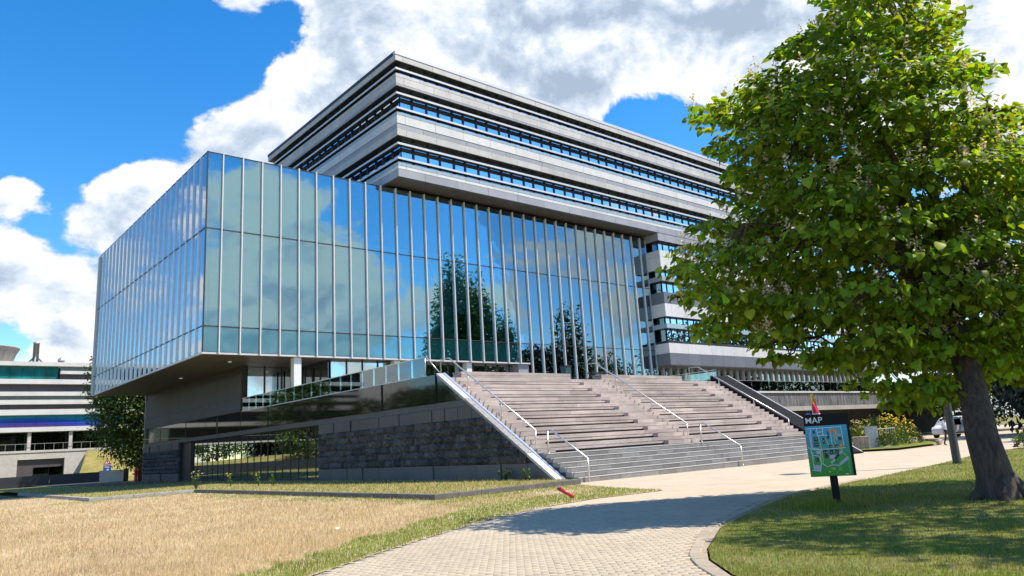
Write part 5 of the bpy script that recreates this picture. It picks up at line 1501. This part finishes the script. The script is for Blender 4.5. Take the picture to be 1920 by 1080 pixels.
weed((14.75, 46.5, .16), 1.1, 9, 'tallest pale flowering weed at the kerb corner in front of the side windows', 70, M_PALEF)
weed((16.3, 45.2, .16), .8, 5, 'orange-tipped weed right of the tallest weed', 71, M_YEL); weed((17.2, 43.2, .16), .85, 4, 'second orange-tipped weed in front of the side windows', 72, M_YEL); weed((17.4, 41.6, .16), .6, 4, 'small weed in front of the side windows, rightmost', 73)
weed((20.75, 25.2, .16), .5, 7, 'small weed at the wall foot, left of the stair cheek', 74, M_PALEF); weed((20.7, 23.7, .16), .5, 8, 'leafy green weed beside the stair cheek foot', 75)

# ---- grass blades
def dist_line(P, line):
    line = np.array(line, float); d = np.full(len(P), 1e9)
    for a, b in zip(line[:-1], line[1:]):
        ab = b - a; t = np.clip(((P - a) @ ab) / (ab @ ab), 0, 1); d = np.minimum(d, np.hypot(*(P - a - t[:, None] * ab).T))
    return d
def scatter(n, r0, r1, a0, a1, rng):
    """points spread round the viewer's side of the site, thinner with distance"""
    r = r0 * (r1 / r0) ** rng.uniform(0, 1, n); an = rng.uniform(a0, a1, n)
    f = np.array([.654, .756]); g_ = np.array([.756, -.654])
    return (np.cos(an) * r)[:, None] * f + (np.sin(an) * r)[:, None] * g_
def blades(P, z, h, w, lean, rng, ccol):
    n = len(P); an = rng.uniform(0, 6.283, n); d = np.stack([np.cos(an), np.sin(an)], 1); s = np.stack([-d[:, 1], d[:, 0]], 1)
    l = rng.normal(0, 1, n) * lean
    V = np.zeros((n, 3, 3)); V[:, 0, :2] = P - s * w[:, None] / 2; V[:, 1, :2] = P + s * w[:, None] / 2; V[:, 0, 2] = V[:, 1, 2] = z
    V[:, 2, :2] = P + d * (h * np.sin(l))[:, None]; V[:, 2, 2] = z + h * np.abs(np.cos(l))
    return V.reshape(-1, 3), np.arange(n * 3).reshape(-1, 3)
M_STRAW = mat('straw_blade', (.57, .45, .295), .85, .2, .45, col2=(.38, .285, .18), island=.42, transl=.25, spec=.2)
M_GREEN = mat('green_blade', (.23, .29, .04), .75, .15, 1.0, island=.32, transl=.3, spec=.2)
M_GREEND = mat('lawn_blade', (.16, .23, .03), .75, .2, .8, island=.32, transl=.3, spec=.2, col2=(.24, .21, .07))
rng = np.random.default_rng(9)
P = scatter(520000, 8, 62, -.66, .25, rng); P = P[inpoly(P, field_poly)]; P = P[(fbm2(P, .7, 21) + .5 * rng.normal(0, 1, len(P))) < .95]
de = dist_line(P, EDGE_L); nz_ = fbm2(P, 1.2, 3); wid = 1.35 + .45 * nz_ + np.clip((P[:, 0] - 9) * .16, 0, 1.6)
kd = dist_line(P, [(20.3, 20.8), (14.15, 20.8), (14.15, 44.85), (8.85, 44.85)])
grn = (de < wid) | ((kd < 1.6 + .9 * nz_) & (rng.random(len(P)) < .75)) | ((P[:, 0] > 12.5) & (P[:, 1] < 20.8) & (rng.random(len(P)) < .55))
def grass(name, P, z, h, w, lean, m_, parent):
    rr = np.hypot(P[:, 0], P[:, 1]); sc = np.clip(rr / 16, .8, 2.2)
    V, F = blades(P, z, rng.uniform(.5, 1.3, len(P)) * h, w * sc, lean, rng, None)
    o = bpy.data.objects.new(name, npmesh(name, V, F, [m_])); link(o, parent); tag(o, kind='stuff'); return o
Ps, Pg = P[~grn], P[grn]
flat_ = rng.random(len(Ps)) < .72
a_ = grass('dry_grass', Ps[~flat_], .01, .075, .007, .6, M_STRAW, field)
a_ = grass('cut_straw', Ps[flat_], .02, .12, .007, 1.4, M_STRAW, field)
a_ = grass('green_grass', Pg, .01, .07, .009, .45, M_GREEN, field)
P = scatter(260000, 5.5, 48, -.05, .66, rng); P = P[inpoly(P, lawn_poly)]
n2 = fbm2(P, .9, 8); dry = n2 + .35 * rng.normal(0, 1, len(P)) > .75
grass('lawn_grass', P[~dry], .012, .055, .010, .5, M_GREEND, lawn); grass('lawn_dry_grass', P[dry], .012, .05, .010, .6, mat('pale_blade', (.46, .39, .20), .8, .15, 1, island=.3, transl=.25), lawn)
P = scatter(160000, 20, 90, -.66, .25, rng); P = P[inpoly(P, bed_poly)]
gr = rng.random(len(P)) < .45
grass('bed_grass', P[gr], .16, .09, .012, .5, M_GREEN, bed); grass('bed_dry_grass', P[~gr], .16, .10, .012, .6, M_STRAW, bed)
# rougher tufts at the foot of the sign and along the kerb
P = np.array([15.3, 7.9]) + rng.normal(0, 1, (2600, 2)) * np.array([.55, .35]); P = P[inpoly(P, lawn_poly)]
grass('sign_tuft', P, .012, .16, .014, .5, M_GREEND, lawn)
